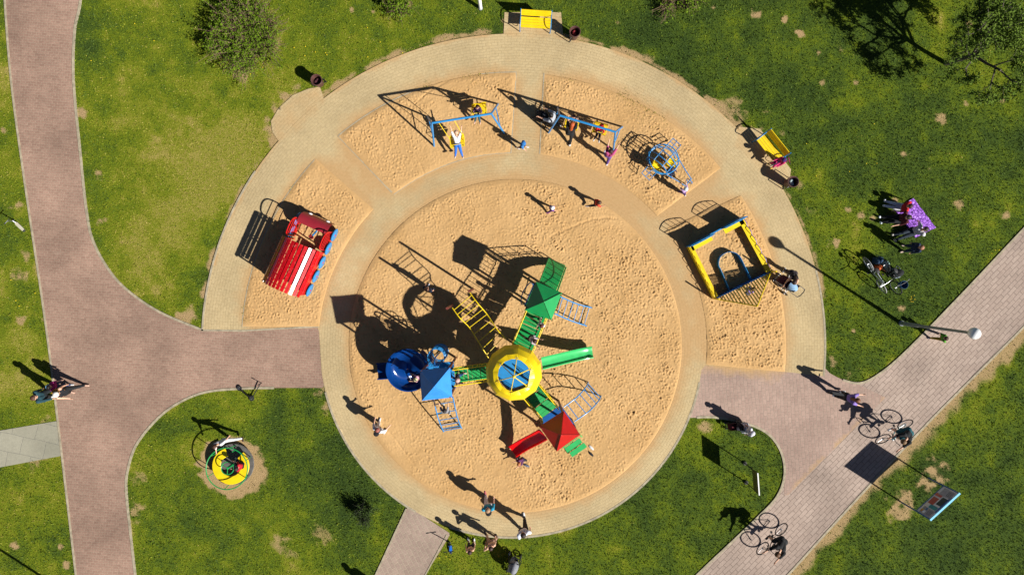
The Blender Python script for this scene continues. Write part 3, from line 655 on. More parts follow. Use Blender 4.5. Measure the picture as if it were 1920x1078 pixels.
def railing(parent, a, b, z0, z1, m, n=8, r=.022, name='railing'):
    a, b = Vector(a), Vector(b); R = MB(); Z = Vector((0, 0, 1))
    R.tube([a+Z*z1, b+Z*z1], r); R.tube([a+Z*z0, b+Z*z0], r*.8)
    for i in range(n+1): q = a.lerp(b, i/n); R.tube([q+Z*z0, q+Z*z1], r*.6, 5)
    return R.build(name, m, parent, True, True)
def bridge(parent, A, B, w, m, mr, rz=.8, n=9, arch=0.0):
    A, B = Vector(A), Vector(B); d = (B-A); nr = Vector((-d.y, d.x, 0)).normalized(); D_ = MB()
    f = lambda t: A.lerp(B, t)+Vector((0, 0, arch*math.sin(math.pi*t)))
    for i in range(n):
        D_.bar(f((i+.03)/n), f((i+.97-(.12 if i in (2, 5) else 0))/n), w, .04)
    for s in (-1, 1): D_.tube([f(t/6)+nr*s*(w/2-.05)-Vector((0, 0, .05)) for t in range(7)], .03, 6)
    o = D_.build('bridge_deck', m, parent, True)
    for s in (-1, 1): railing(parent, f(0)+nr*s*w/2, f(1)+nr*s*w/2, .12, rz, mr)
def trough(parent, name, cl, w, side, m, t=.03, flare=.03):
    """slide channel along a centre line"""
    cl = bez(cl, 6); rows = []
    for i, c in enumerate(cl):
        d = (cl[min(i+1, len(cl)-1)]-cl[max(i-1, 0)]); d.z = 0; d.normalize(); n_ = Vector((-d.y, d.x, 0)); Z = Vector((0, 0, 1))
        rows.append([c+n_*(w/2+flare+.04)+Z*(side-.01), c+n_*(w/2+flare)+Z*side, c+n_*(w/2)+Z*.03, c+n_*(w*.4), c-n_*(w*.4), c-n_*(w/2)+Z*.03, c-n_*(w/2+flare)+Z*side, c-n_*(w/2+flare+.04)+Z*(side-.01)])
    return MB().shell(rows, t).build(name, m, parent, True, True)
def pyramid_roof(parent, corners, apex, m, t=.035):
    R = MB(); c = [Vector(q) for q in corners]; a = Vector(apex); n = len(c); dn = Vector((0, 0, t))
    vs = c+[a]+[q-dn for q in c]+[a-dn]
    fs = []
    for i in range(n):
        j = (i+1) % n; fs += [(i, j, n), (n+1+j, n+1+i, 2*n+1), (j, i, n+1+i, n+1+j)]
    ar = (c[1]-c[0]).cross(c[2]-c[1]).z
    if ar < 0: fs = [f[::-1] for f in fs]
    o = R.add(vs, fs).build('roof', m, parent, True)
    s = MB()
    for q in c: s.tube([q+Vector((0, 0, .012)), a+Vector((0, 0, .012))], .014, 6)
    s.ball(a+Vector((0, 0, .02)), .04, 6); s.build('ridge_strip', m, o, True, True)
    return o
def square(c, ang, hw, z):
    u = Vector((math.cos(ang), math.sin(ang), 0))*hw; v = Vector((-u.y, u.x, 0)); c = Vector((c.x, c.y, z)); return [c-u-v, c+u-v, c+u+v, c-u+v]
def tower(parent, c, ang, hw, deck, top, dm, pm):
    MB().prism([(q.x, q.y) for q in square(c, ang, hw, 0)], deck-.05, deck).build('deck', dm, parent, True)
    for q in square(c, ang, hw-.05, 0): MB().tube([q, q+Vector((0, 0, top))], .05, 10).build('post', pm, parent, True, True)
# ------------------------------------------------------------------ the big climbing frame
C0 = P(963.5, 706, 3.9); C0 = Vector((C0.x, C0.y, 0))
ps = thing('play_structure', 'large climbing frame with pyramid roofs and a round yellow canopy in the central sand', 'climbing frame', C0)
# hexagonal middle tower under the flower canopy
DK = 1.5
hexp = [C0+Vector((math.cos(a*math.pi/3+.35), math.sin(a*math.pi/3+.35), 0))*.92 for a in range(6)]
MB().prism([(q.x, q.y) for q in hexp], DK-.05, DK).build('deck', BLUE, ps, True)
for q in hexp: MB().tube([q*1.0-(q-C0)*.06, q-(q-C0)*.06+Vector((0, 0, 3.2))], .05, 10).build('post', BROWN, ps, True, True)
cn = MB(); rows = [[], [], [], []]
def ngon(r, a, n_, a0): b_ = (a-a0) % (2*math.pi/n_)-math.pi/n_; return r*math.cos(math.pi/n_)/math.cos(b_)
for i in range(73):
    a = 2*math.pi*i/72+.35; sc = math.sin(math.pi*(i % 6)/6)
    for k, (r, z) in enumerate([(.68, 3.54), (.80, 3.46), (.99, 3.22), (1.10, 2.92)]):
        rr = ngon(r, a, 6, .35) if k == 0 else ngon(r, a, 12, .35)
        rows[k].append(C0+Vector((math.cos(a)*rr, math.sin(a)*rr, z+(.035*sc if k in (1, 2) else 0)-(.03*sc if k == 3 else 0))))
can = cn.shell(rows, .012).build('canopy', YEL, ps, True, False)
hub = C0+Vector((0, 0, 3.88)); fr = MB()
fr.tube([C0+Vector((math.cos(a*.105)*.62, math.sin(a*.105)*.62, 3.5)) for a in range(60)], .022, 6, True); fr.build('canopy_ring', YEL, can, True, True)
for a in range(6): MB().tube([hub, C0+Vector((math.cos(a*math.pi/3+.35)*.62, math.sin(a*math.pi/3+.35)*.62, 3.5)), C0+Vector((math.cos(a*math.pi/3+.35)*.98, math.sin(a*math.pi/3+.35)*1.02, 3.06))], .018, 6).build('spoke', YEL, can, True, True)
MB().ball(hub, .06, 8).build('hub', YEL, can, True, True)
# blue tower
cb = P(817.4, 719.5, 3.55); cb.z = 0; ab = math.radians(4.5); DB = 1.7
u_b = Vector((math.cos(ab), math.sin(ab), 0)); v_b = Vector((-u_b.y, u_b.x, 0))
tower(ps, cb, ab, .55, DB, 3.6, BLUE, BROWN)
pyramid_roof(ps, [P(787, 693.5, 3.55), P(843.7, 689, 3.55), P(848, 744.7, 3.55), P(791, 751, 3.55)], Vector((cb.x, cb.y, 4.2)), ROOFBLUE)
for s in (-1, 1): railing(ps, cb+v_b*.5*s-u_b*.5, cb+v_b*.5*s+u_b*.02, DB+.1, DB+.75, BLUE, 5)
# green tower
cg = P(1019, 564.7, 2.65); cg.z = 0; ag = math.radians(-23.2); DG = 1.3
u_g = Vector((math.cos(ag), math.sin(ag), 0)); v_g = Vector((-u_g.y, u_g.x, 0))
tower(ps, cg, ag, .53, DG, 2.7, GRN, BROWN)
pyramid_roof(ps, [P(1004.8, 528, 2.65), P(1053.8, 549, 2.65), P(1033.8, 600.3, 2.65), P(983.7, 581.4, 2.65)], Vector((cg.x, cg.y, 3.22)), ROOFGRN)
lp = MB(); e = cg-u_g*.56
lp.tube(bez([e+v_g*.42+Vector((0, 0, DG+.1)), e+v_g*.45-u_g*.18+Vector((0, 0, DG+.7)), e-u_g*.30+Vector((0, 0, DG+.95)), e-v_g*.45-u_g*.18+Vector((0, 0, DG+.7)), e-v_g*.42+Vector((0, 0, DG+.1))], 8), .022); lp.build('guard_rail', BLUE_D, ps, True, True)
railing(ps, e-v_g*.5, e+v_g*.5, DG+.1, DG+.75, BLUE_D, 6)
# red tower
cr = P(1050, 807.5, 2.65); cr.z = 0; ar_ = math.radians(-55); DR = 1.3
u_r = Vector((math.cos(ar_), math.sin(ar_), 0)); v_r = Vector((-u_r.y, u_r.x, 0))
tower(ps, cr, ar_, .53, DR, 2.7, BLUE_D, BROWN)
pyramid_roof(ps, [P(1057, 770, 2.65), P(1088, 815, 2.65), P(1043.7, 846, 2.65), P(1011.4, 799, 2.65)], Vector((cr.x, cr.y, 3.3)), ROOFRED)
# bridges
d = (cb+u_b*.55-C0).normalized(); bridge(ps, C0+d*.86+Vector((0, 0, DK-.02)), cb+u_b*.56+Vector((0, 0, DB-.03)), .62, GRN, YEL)
d = (cg-v_g*.55-C0).normalized(); bridge(ps, C0+d*.86+Vector((0, 0, DK-.02)), cg-v_g*.55+Vector((0, 0, DG-.03)), .86, GRN, YEL, n=10)
d = (cr-u_r*.55-C0).normalized(); bridge(ps, C0+d*.86+Vector((0, 0, DK-.02)), cr-u_r*.55+Vector((0, 0, DR-.03)), .80, GRN, YEL)
# slatted green ramp from the green tower to the sand
r0 = cg+v_g*.55+Vector((0, 0, DG-.02)); r1 = (P(1028, 484.5, .12)+P(1060.5, 497, .12))/2; rp = MB(); nr = u_g
pts = bez([r0, r0.lerp(r1, .4)+Vector((0, 0, .14)), r0.lerp(r1, .75)+Vector((0, 0, .08)), Vector((r1.x, r1.y, .06))], 6)
for i in range(len(pts)-1): rp.bar(pts[i].lerp(pts[i+1], .06), pts[i].lerp(pts[i+1], .80), .76, .035)
for s in (-1, 1): rp.tube([q+nr*s*.37-Vector((0, 0, .03)) for q in pts], .028, 6)
rp.build('ramp', GRN, ps, True)
for s in (-1, 1):
    hr_ = MB(); q0, q1 = pts[0]+nr*s*.40, pts[-3]+nr*s*.40; Z = Vector((0, 0, 1))
    hr_.tube([q0+Z*.05, q0+Z*.75, q1+Z*.70, q1+Z*.02], .022, 8); 
    for t in (.2, .4, .6, .8): hr_.tube([q0.lerp(q1, t)+Z*.05, q0.lerp(q1, t)+Z*.73], .014, 6)
    hr_.tube([q0+Z*.4, q1+Z*.36], .014, 6); hr_.build('handrail', GRN, ps, True, True)
# ladders
ladder(ps, 'ladder', [P(1050, 556, DG), P(1080, 569, .75), P(1110, 577, .03)], [P(1040, 588, DG), P(1070, 601, .75), P(1100, 611, .03)], 6, BLUE)
lo_ = [P(813, 750, DB+.05), P(821, 782, 1.0), P(828, 801, .35), P(832, 809, .03)]; hi_ = [P(849, 744, DB+.05), P(856, 776, 1.0), P(862, 795, .35), P(866, 803, .03)]
ladder(ps, 'ladder', lo_, hi_, 6, BLUE)
ladder(ps, 'ladder', [P(1057, 763, DR), P(1082, 744, 1.15), P(1098, 726, .6), P(1103, 716, .04)], [P(1077, 790, DR), P(1105, 770, 1.15), P(1121, 753, .6), P(1127, 742, .04)], 6, BLUE)
mt = [P(917, 670, 2.25), P(899, 632, 2.4), P(882, 606, 2.2), P(865, 588, 2.45), P(848, 575, 2.5)]
ma = [P(916, 671, 2.35), P(899, 644, 2.5), P(880, 614, 2.25), P(862, 596, 2.5), P(848, 577, 2.45)]; mb_ = [P(948, 635, 2.35), P(931, 616, 2.5), P(913, 589, 2.25), P(896, 569, 2.5), P(881, 549, 2.45)]
ladder(ps, 'monkey_bars', ma, mb_, 9, YEL, .02, .014)
for b_, t_ in ((G(849.4, 571.4), ma), (G(887, 542), mb_)): MB().tube([b_, b_+Vector((0, 0, 2.75))], .05, 10).build('post', BROWN, ps, True, True)
# straight slides
s0 = (P(1014, 672, DK)+P(1018, 689, DK))/2; s1 = (P(1110.5, 650, .28)+P(1111.6, 669, .28))/2; s0.z = DK; s1.z = .26
trough(ps, 'slide', [s0, s0.lerp(s1, .3)+Vector((0, 0, -.05)), s0.lerp(s1, .62)+Vector((0, 0, -.12)), s0.lerp(s1, .86)+Vector((0, 0, -.10)), s1], .36, .16, GRN_L)
s0 = cr-v_r*.5+Vector((0, 0, DR)); s1 = (P(955, 838, .26)+P(966, 853, .26))/2
s0 = (P(1013.6, 805, DR)+P(1023.7, 820, DR))/2
trough(ps, 'slide', [s0, s0.lerp(s1, .3)+Vector((0, 0, -.05)), s0.lerp(s1, .62)+Vector((0, 0, -.12)), s0.lerp(s1, .86)+Vector((0, 0, -.08)), s1], .42, .18, paint('#e01010', .85, .18, .05))
# green steps below the red roof
for i in range(3): MB().bar(P(1068-2+i*9, 826+i*8.5, .95-i*.36)-v_r*.38, P(1068-2+i*9, 826+i*8.5, .95-i*.36)+v_r*.38, .22, .035).build('step', GRN_L, ps, True)
for s in (-1, 1):
    a_ = cr+u_r*.55+v_r*s*.42; MB().bar(a_+Vector((0, 0, DR)), a_+u_r*.75+Vector((0, 0, .03)), .04, .14).build('stringer', GRN_L, ps, True)
# blue spiral slide
cs_ = P(768, 692, 1.0); cs_.z = 0; rows = []; N_ = 84
for i in range(N_+1):
    t = i/N_; a = math.radians(-10+430*t); z = DB-.05-t*1.35; rad = Vector((math.cos(a), math.sin(a), 0)); c_ = cs_+Vector((0, 0, z)); r_ = []
    for rr, dz in ((.08, .14), (.13, .06), (.22, -.02), (.45, -.08), (.68, -.02), (.80, .12), (.86, .34), (.91, .35)): r_.append(c_+rad*rr+Vector((0, 0, dz)))
    rows.append(r_)
MB().shell(rows, .02).build('spiral_slide', paint('#0b4088', .7, .12, .03), ps, True, True)
MB().tube([cs_, cs_+Vector((0, 0, 1.9))], .07, 10).build('post', BLUE_D, ps, True, True)
ex = P(730, 694, .4); ex.z = .32
trough(ps, 'slide_exit', [cs_+Vector((-.35, -.05, .36)), cs_.lerp(ex, .8)+Vector((0, 0, .30)), ex, P(708, 695, .25)], .56, .24, paint('#0b4088', .7, .12, .03))
# coil climber and its arm
cc_ = P(822, 664, 1.0); cc_.z = 0
for nm, rr in (('coil_climber', .33),): MB().tube([cc_+Vector((math.cos(a*.35)*rr, math.sin(a*.35)*rr, .1+a*.0165)) for a in range(122)], .022, 6).build(nm, BLUE, ps, True, True)
MB().tube(bez([cc_, cc_+Vector((0, 0, 2.2)), cc_-v_b*.25+Vector((0, 0, 2.5)), cb+v_b*.5+Vector((0, 0, 2.5))], 5), .03, 8).build('climber_pole', BLUE_D, ps, True, True)
# hoop above the spiral entrance
MB().tube(bez([cb-u_b*.57+v_b*.3+Vector((0, 0, DB)), cb-u_b*.57+v_b*.25+Vector((0, 0, DB+1.1)), cb-u_b*.57-v_b*.25+Vector((0, 0, DB+1.1)), cb-u_b*.57-v_b*.3+Vector((0, 0, DB))], 6), .025).build('guard_rail', BLUE_D, ps, True, True)

# ------------------------------------------------------------------ red slatted play truck
tr_c = Vector(((564.5-960)/S, (539-499.5)/S, ZS)); fdir = Vector((39, 87, 0)).normalized(); tyaw = math.atan2(fdir.y, fdir.x)-math.pi/2
tk = thing('play_truck', 'red slatted play truck with a barrel roof and blue wheels on the left-hand sand', 'play truck', tr_c, tyaw)
W2, L2 = .78, 1.02; roof = MB(); NS = 11
for i in range(NS):
    a = math.radians(-54+108*i/(NS-1)); x = math.sin(a)/math.sin(math.radians(54))*W2; z = 1.38+.40*(math.cos(a)-math.cos(math.radians(54)))/(1-math.cos(math.radians(54)))
    M = Matrix.Rotation(a, 3, 'Y'); roof.box((x, 0, z), (.136, 2*L2, .022), M)
    for y in (-.75, -.25, .3, .8): roof.lathe([(.014, 0), (.014, .016), (.004, .018)], 6, Vector((x, y, z))+M @ Vector((0, 0, .01)), M)
roof.build('roof', mat('roof_red', lin('#c00d18', .85), .24, var=.14, scale=4, coat=.3, wear=(.45, .12, .10), wear_amt=.35), tk)
ribs = MB()
for y in (-.85, 0, .85): ribs.tube([(math.sin(math.radians(a))/math.sin(math.radians(54))*W2*.97, y, 1.34+.40*(math.cos(math.radians(a))-math.cos(math.radians(54)))/(1-math.cos(math.radians(54)))) for a in range(-54, 55, 6)], .022, 6)
ribs.build('roof_rib', RED_D, tk, smooth=True)
for x in (-.74, .74):
    for y in (-.95, 0, .95): MB().tube([(x, y, 0), (x, y, 1.4)], .035, 8).build('post', RED, tk, smooth=True)
    w_ = MB(); w_.box((x*1.0, 0, .62), (.03, 1.9, .5)); w_.box((x, 0, .95), (.05, 1.9, .05)); w_.build('side_panel', RED, tk)
    w_ = MB(); w_.box((x*.72, 0, .40), (.28, 1.8, .04)); w_.build('bench_seat', RED_D, tk)
    for y in (-.72, -.08, .56, 1.20, 1.82):
        o = MB().lathe([(.03, -.035), (.26, -.035), (.29, -.015), (.29, .015), (.26, .035), (.03, .035)], 20, (x*1.14, y, .31), Matrix.Rotation(math.pi/2, 3, 'Y')).build('wheel', BLUE, tk, smooth=True)
        MB().lathe([(.02, -.05), (.05, -.045), (.05, .045), (.02, .05)], 10, (x*1.14, y, .31), Matrix.Rotation(math.pi/2, 3, 'Y')).build('hub', RED, o, smooth=True)
    sr = MB(); sr.tube(bez([(x, 1.08, .1), (x, 1.1, 1.12), (x, 1.35, 1.34), (x, 1.72, 1.30), (x, 1.86, .95), (x, 1.9, .1)], 6), .028)
    for k in range(5): sr.tube([(x, 1.09, .28+k*.2), (x, 1.88, .28+k*.2)], .016, 6)
    sr.build('cab_railing', RED, tk, smooth=True)
    MB().box((x, 1.5, .20), (.05, .85, .24)).build('running_board', RED, tk)
hd = MB(); hd.shell([[Vector((x, y, z)) for x in (-.66, -.33, 0, .33, .66)] for y, z in ((1.74, .93), (1.9, .92), (2.1, .82), (2.2, .60), (2.22, .1))], .02); hd.build('hood', RED_D, tk, smooth=True)
MB().box((0, 1.75, .52), (1.3, .03, .80)).build('bulkhead', RED_D, tk)
MB().tube([(.14, 1.68, .5), (.14, 1.40, .86)], .04, 8).build('steering_column', BLUE, tk, smooth=True)
MB().lathe([(.02, -.03), (.10, -.03), (.12, 0), (.10, .03), (.02, .03)], 16, (.14, 1.39, .88), Matrix.Rotation(.9, 3, 'X')).build('steering_wheel', RED_D, tk, smooth=True)
for x in (-.4, .4): MB().lathe([(.02, 0), (.09, 0), (.09, .05), (.03, .08)], 12, (x, 2.2, .45), Matrix.Rotation(-math.pi/2, 3, 'X')).build('headlight', WHITE, tk, smooth=True)

# ------------------------------------------------------------------ yellow sandpit house
hc = P(1367, 490, .3); hc.z = ZS
hs_ = thing('sandpit_house', 'yellow board sandpit with a slatted gable and a blue hoop on the right-hand sand', 'sandpit', hc)
K_ = [P(1291, 462, .35), P(1391, 408, .35), P(1445, 509, .35), P(1340, 560, .35)]          # TL TR BR BL
def wall(a, b, z0, z1, t, m, name): a, b = Vector((a.x, a.y, (z0+z1)/2)), Vector((b.x, b.y, (z0+z1)/2)); return MB().bar(a, b, t, z1-z0).build(name, m, hs_, True)
cen = (K_[0]+K_[1]+K_[2]+K_[3])/4
def inset(q, k=.9): return cen.lerp(q, k)
wall(K_[0], K_[3], .02, .40, .05, YEL, 'side_board'); wall(K_[1], K_[2], .02, .40, .05, YEL, 'side_board'); wall(K_[0], K_[1], .02, .40, .05, BLUE, 'side_board'); wall(K_[3], K_[2], .02, .44, .05, BLUE_D, 'side_board')
def seatb(a, b, w, name='seat_board'):
    a, b = Vector((a.x, a.y, .40)), Vector((b.x, b.y, .40)); d = (b-a).normalized(); n_ = Vector((-d.y, d.x, 0))
    if (cen-a).dot(n_) < 0: n_ = -n_
    MB().bar(a+n_*w*.5, b+n_*w*.5, w, .035).build(name, YEL, hs_, True)
seatb(K_[0].lerp(K_[1], .02), K_[0].lerp(K_[1], .40), .25); seatb(K_[0].lerp(K_[1], .63), K_[0].lerp(K_[1], .99), .27); seatb(K_[1], K_[2], .20); seatb(K_[0], K_[3], .16)
for i, q in enumerate(K_): MB().tube([Vector((q.x, q.y, 0)), Vector((q.x, q.y, .62 if i < 2 else 1.0))], .035, 8).build('post', YEL if i > 1 else BLUE, hs_, True, True)
Z = Vector((0, 0, 1))
for t0, t1 in ((.0, .40), (.61, 1.0)):                                           # two solid backs with arched slats above
    a, b = K_[0].lerp(K_[1], t0), K_[0].lerp(K_[1], t1); a.z = b.z = 0
    MB().bar(a+Z*.56, b+Z*.56, .03, .36).build('back_board', BLUE, hs_, True)
    g_ = MB(); ar2 = [a.lerp(b, k/10)+Z*(1.02+.17*math.sin(math.pi*k/10)) for k in range(11)]; g_.tube([a+Z*.5]+ar2+[b+Z*.5], .018, 6); g_.tube([a+Z*.84, b+Z*.84], .015, 6)
    for k in (2, 4, 6, 8): g_.tube([a.lerp(b, k/10)+Z*.84, ar2[k]], .012, 5)
    g_.build('arched_rail', BLUE, hs_, True, True)
for (a, b), mm in (((K_[0], K_[3]), YEL), ((K_[1], K_[2]), paint('#9a86c8', .8, .4))):      # scalloped wire edging along both sides
    d = (b-a); w_ = MB(); pts = [Vector((a.x+d.x*t/48, a.y+d.y*t/48, .42+.14*abs(math.sin(t/48*math.pi*6)))) for t in range(49)]
    w_.tube(pts, .014, 6); w_.build('scalloped_rail', mm, hs_, True, True)
ap = P(1420, 574, 1.62); a, b = Vector((K_[3].x, K_[3].y, .40)), Vector((K_[2].x, K_[2].y, .40)); sl = MB()
sl.tube([a, ap], .025, 6); sl.tube([ap, b], .025, 6); sl.build('gable_frame', YEL, hs_, True, True)
sl = MB(); mid = (a+b)/2; upv = ap-mid
for k in range(1, 22):
    t = k/22; base = a.lerp(b, t); f_ = 1-abs(2*t-1); sl.bar(base, base+upv*f_, .052, .018, up=(b-a).cross(upv))
sl.build('gable_slats', YEL, hs_, True)
ub = MB(); U = bez([P(1368, 546, .3), P(1352, 508, .3), P(1347, 497, .3), P(1351, 481, .3), P(1368, 472, .3), P(1385, 478, .3), P(1397, 499, .3), P(1410, 526, .3)], 6)
ub.shell([[Vector((q.x, q.y, .33)) for q in U], [Vector((cen.x+(q.x-cen.x)*.96, cen.y+(q.y-cen.y)*.96, .33)) for q in U]], .28); ub.build('hoop_wall', BLUE, hs_, True, True)

# ------------------------------------------------------------------ helicopter climbing cage
hp = P(1243, 299.5, .6); hp.z = ZS; tdir = math.atan2(-270, 300)
hl = thing('climbing_cage', 'blue tube helicopter climbing cage with a long tail and yellow seats beside the swings', 'climbing frame', hp, tdir)
fr = MB(); ring = lambda r, z, n_=28: [(math.cos(2*math.pi*k/n_)*r, math.sin(2*math.pi*k/n_)*r*.92, z) for k in range(n_)]
fr.tube(ring(.60, .32), .024, 8, True); fr.tube(ring(.64, .72), .024, 8, True); fr.build('cage_ring', BLUE, hl, smooth=True)
for y in (-.36, -.12, .12, .36):
    k = math.sqrt(1-(y/.62)**2); MB().tube(bez([(-.58*k, y, .02), (-.66*k, y, .6), (-.42*k, y, 1.05), (.1, y, 1.18), (.45*k, y, .98), (.62*k, y, .6), (.58*k, y, .02)], 6), .02, 6).build('hoop', BLUE, hl, smooth=True)
for x, z in ((-.3, 1.1), (.12, 1.18), (.45, .95)): MB().tube([(x, -.40, z), (x, .40, z)], .02, 6).build('crossbar', BLUE, hl, smooth=True)
for y in (-.5, .5): MB().tube([(.5, y*.8, .72), (1.0, y*.55, .62), (1.42, y*.38, .55)], .022, 6).build('tail_boom', BLUE, hl, smooth=True)
MB().tube([(1.42, -.22, .55), (1.42, .22, .55)], .022, 6).build('crossbar', BLUE, hl, smooth=True)
MB().tube([(1.42+math.cos(k*.35)*.14, .05, .62+math.sin(k*.35)*.2) for k in range(18)], .018, 6, True).build('tail_ring', BLUE, hl, smooth=True)
MB().tube([(1.42, 0, 0), (1.42, 0, .55)], .022, 6).build('tail_leg', BLUE, hl, smooth=True)
for s in (-1, 1): 
    k_ = MB(); k_.tube([(-.28, s*.60, .55), (-.28, s*.98, .42), (.16, s*.98, .42), (.16, s*.60, .55)], .02, 6); k_.tube([(-.06, s*.62, .55), (-.06, s*.98, .42)], .014, 6); k_.tube([(-.28, s*.79, .48), (.16, s*.79, .48)], .014, 6); k_.build('side_step', BLUE, hl, smooth=True)
def cage_seat(x, y, yw):
    M = Matrix.Rotation(yw, 3, 'Z'); s_ = MB(); s_.box((x, y, .40), (.42, .42, .03), M); s_.box(Vector((x, y, .55))+M @ Vector((-.20, 0, 0)), (.03, .42, .34), M); s_.tube([(x, y, .0), (x, y, .37)], .025, 6); s_.build('seat', YEL, hl)
cage_seat(.36, .16, .3); cage_seat(-.02, -.34, .3)
MB().tube([(.55, .2, .35), (.62, .2, .62)], .02, 6).tube([(.62+.0, .2+math.cos(k*.42)*.1, .64+math.sin(k*.42)*.1) for k in range(15)], .012, 5, True).build('steering_wheel', BLUE, hl, smooth=True)

# ------------------------------------------------------------------ swings
def swing_set(label, A, B, h, legs, group='swing frames'):
    """A, B: beam ends (pixels at height h); legs: base pixels per end"""
    a, b = P(*A, h), P(*B, h); o = thing('swing_set', label, 'swing', Vector(((a.x+b.x)/2, (a.y+b.y)/2, ZS)), 0, group)
    MB().tube([a, b], .045, 10).build('beam', BLUE, o, True, True)
    for t, lg in ((a, legs[0]), (b, legs[1])):
        q = [G(*p_, .0) for p_ in lg]
        for p_ in q: MB().tube([p_, p_.lerp(t, .95), t], [.04, .04, .03], 8).build('leg', BLUE, o, True, True)
        MB().tube([q[0].lerp(t, .35), q[1].lerp(t, .35)], .022, 6).build('brace', BLUE, o, True, True)
    return o, a, b
def swing_seat(o, a, b, t, w, seat, depth, tip, back=1):
    """one hanging chair: t = place on the beam, seat = seat centre, depth direction"""
    d = (b-a).normalized(); top = [a.lerp(b, t)-d*w/2, a.lerp(b, t)+d*w/2]; seat = Vector(seat); dep = Vector(depth).normalized(); nrm = d.cross(dep).normalized()
    if nrm.z < 0: nrm = -nrm
    s_ = MB(); M = Matrix((d, dep, nrm)).transposed()
    for k in range(4): s_.box(seat+M @ Vector((0, -.15+k*.1, 0)), (w*.95, .085, .025), M)
    o2 = s_.build('swing_seat', YEL, o, True)
    bk = MB(); bc = seat-dep*.2+nrm*.2
    for k in range(3): bk.box(seat-dep*.2+nrm*(.08+k*.1), (w*.95, .02, .08), M)
    for s in (-1, 1): bk.tube([seat+d*s*w*.45+dep*.2, seat+d*s*w*.47+dep*.2+nrm*.22, seat+d*s*w*.47-dep*.2+nrm*.24], .014, 5)
    bk.tube([seat-d*w*.47+dep*.18+nrm*.22, seat+d*w*.47+dep*.18+nrm*.22], .014, 5)
    bk.build('backrest', YEL, o2, True)
    for s, tp in ((-1, top[0]), (1, top[1])): MB().tube([tp, seat+d*s*w*.47-dep*.1+nrm*.24, seat+d*s*w*.47], .014, 6).build('hanger', YEL, o2, True, True)
sw1, a1, b1 = swing_set('blue swing frame with a child swinging high on the left of the top sand', (809.5, 231), (921, 213.5), 2.2, [((801, 219), (814, 275)), ((934, 195), (946, 251))])
swing_seat(sw1, a1, b1, .24, .62, P(858, 268, .75), (.05, -.9, .25), 0)
swing_seat(sw1, a1, b1, .78, .62, P(899, 207, .55), (.1, -1, .1), 0)
sw2, a2, b2 = swing_set('blue swing frame with three children round it beside the radial path', (1049.4, 216.8), (1153.7, 247.7), 2.2, [((1045, 202), (1028, 250)), ((1167, 238), (1150, 282))])
swing_seat(sw2, a2, b2, .24, .60, P(1071, 234, .5), (-.25, -1, .05), 0)
swing_seat(sw2, a2, b2, .70, .60, P(1124, 243, .5), (-.25, -1, .05), 0)

# ------------------------------------------------------------------ merry-go-round
mc = G(440, 868, .0)
mg = thing('merry_go_round', 'yellow and green merry-go-round on a bare earth circle in the lower left lawn', 'merry-go-round', mc)
MB().lathe([(.02, .10), (.86, .10), (.88, .13), (.86, .16), (.02, .16)], 36).build('platform', mat('platform_steel', (.10, .095, .09), .6, var=.3, bump=.2), mg)
st_ = []
for i in range(49):
    a = math.radians(62+300*i/48+45); st_.append([Vector((math.cos(a)*r, math.sin(a)*r, z)) for r, z in ((.42, .42), (.44, .44), (.76, .44), (.78, .42))])
MB().shell(st_, .03).build('seat_ring', YEL, mg, smooth=True)
MB().tube([(math.cos(2*math.pi*k/40)*.86, math.sin(2*math.pi*k/40)*.86, .82) for k in range(40)], .022, 8, True).build('outer_rail', GRN, mg, smooth=True)
for a in range(6):
    c_, s_ = math.cos(a*1.047+.4), math.sin(a*1.047+.4); MB().tube([(c_*.80, s_*.80, .16), (c_*.86, s_*.86, .82)], .018, 6).build('rail_post', GRN, mg, smooth=True)
    MB().tube([(c_*.60, s_*.60, .16), (c_*.60, s_*.60, .42)], .02, 6).build('seat_leg', GRN, mg, smooth=True)
MB().lathe([(.05, .16), (.05, .75), (.02, .76)], 12).build('centre_post', GRN, mg, smooth=True)
hw_ = MB(); hw_.tube([(math.cos(2*math.pi*k/28)*.26, math.sin(2*math.pi*k/28)*.26, .75) for k in range(28)], .02, 8, True)
for a in range(3): hw_.tube([(0, 0, .74), (math.cos(a*2.09+.5)*.26, math.sin(a*2.09+.5)*.26, .75)], .016, 6)
hw_.build('hand_wheel', GRN, mg, smooth=True)

# ------------------------------------------------------------------ benches, bins, lamps, signs
def bench(label, pos, yaw, wear):
    o = thing('park_bench', label, 'bench', pos, yaw, 'yellow benches round the playground'); L = 1.26
    s_ = MB()
    for k in range(4): s_.box((0, -.21+k*.115, .45), (L, .10, .03))
    s_.build('seat', YEL, o)
    s_ = MB(); M = Matrix.Rotation(math.radians(-14), 3, 'X')
    for k in range(3): s_.box((0, .24+k*.035, .58+k*.125), (L, .025, .115), M)
    s_.build('backrest', YEL, o)
    for s in (-1, 1):
        f_ = MB(); x = s*(L/2+.01)
        f_.tube(bez([(x, -.30, 0), (x, -.28, .42), (x, -.30, .62), (x, -.1, .70), (x, .18, .66), (x, .24, .5), (x, .27, .0)], 6), .02, 8); f_.tube([(x, -.28, .43), (x, .24, .43)], .02, 8); f_.tube([(x, .2, .43), (x, .34, .92)], .02, 8)
        f_.tube([(x, math.cos(k*.45)*.12-.06, .22+math.sin(k*.45)*.12) for k in range(14)], .012, 6, True)
        f_.build('bench_end', BLUE, o, smooth=True)
    return o
bench('yellow slatted bench with blue scrolled ends facing south at the top of the ring', P(1004, 44, .3)*1+Vector((0, 0, -.3)), math.radians(-3.5), 0)
bench('yellow slatted bench with a child in pink seated at its lower end', P(1444, 278, .4)+Vector((0, 0, -.4)), math.radians(-51.5), 0)
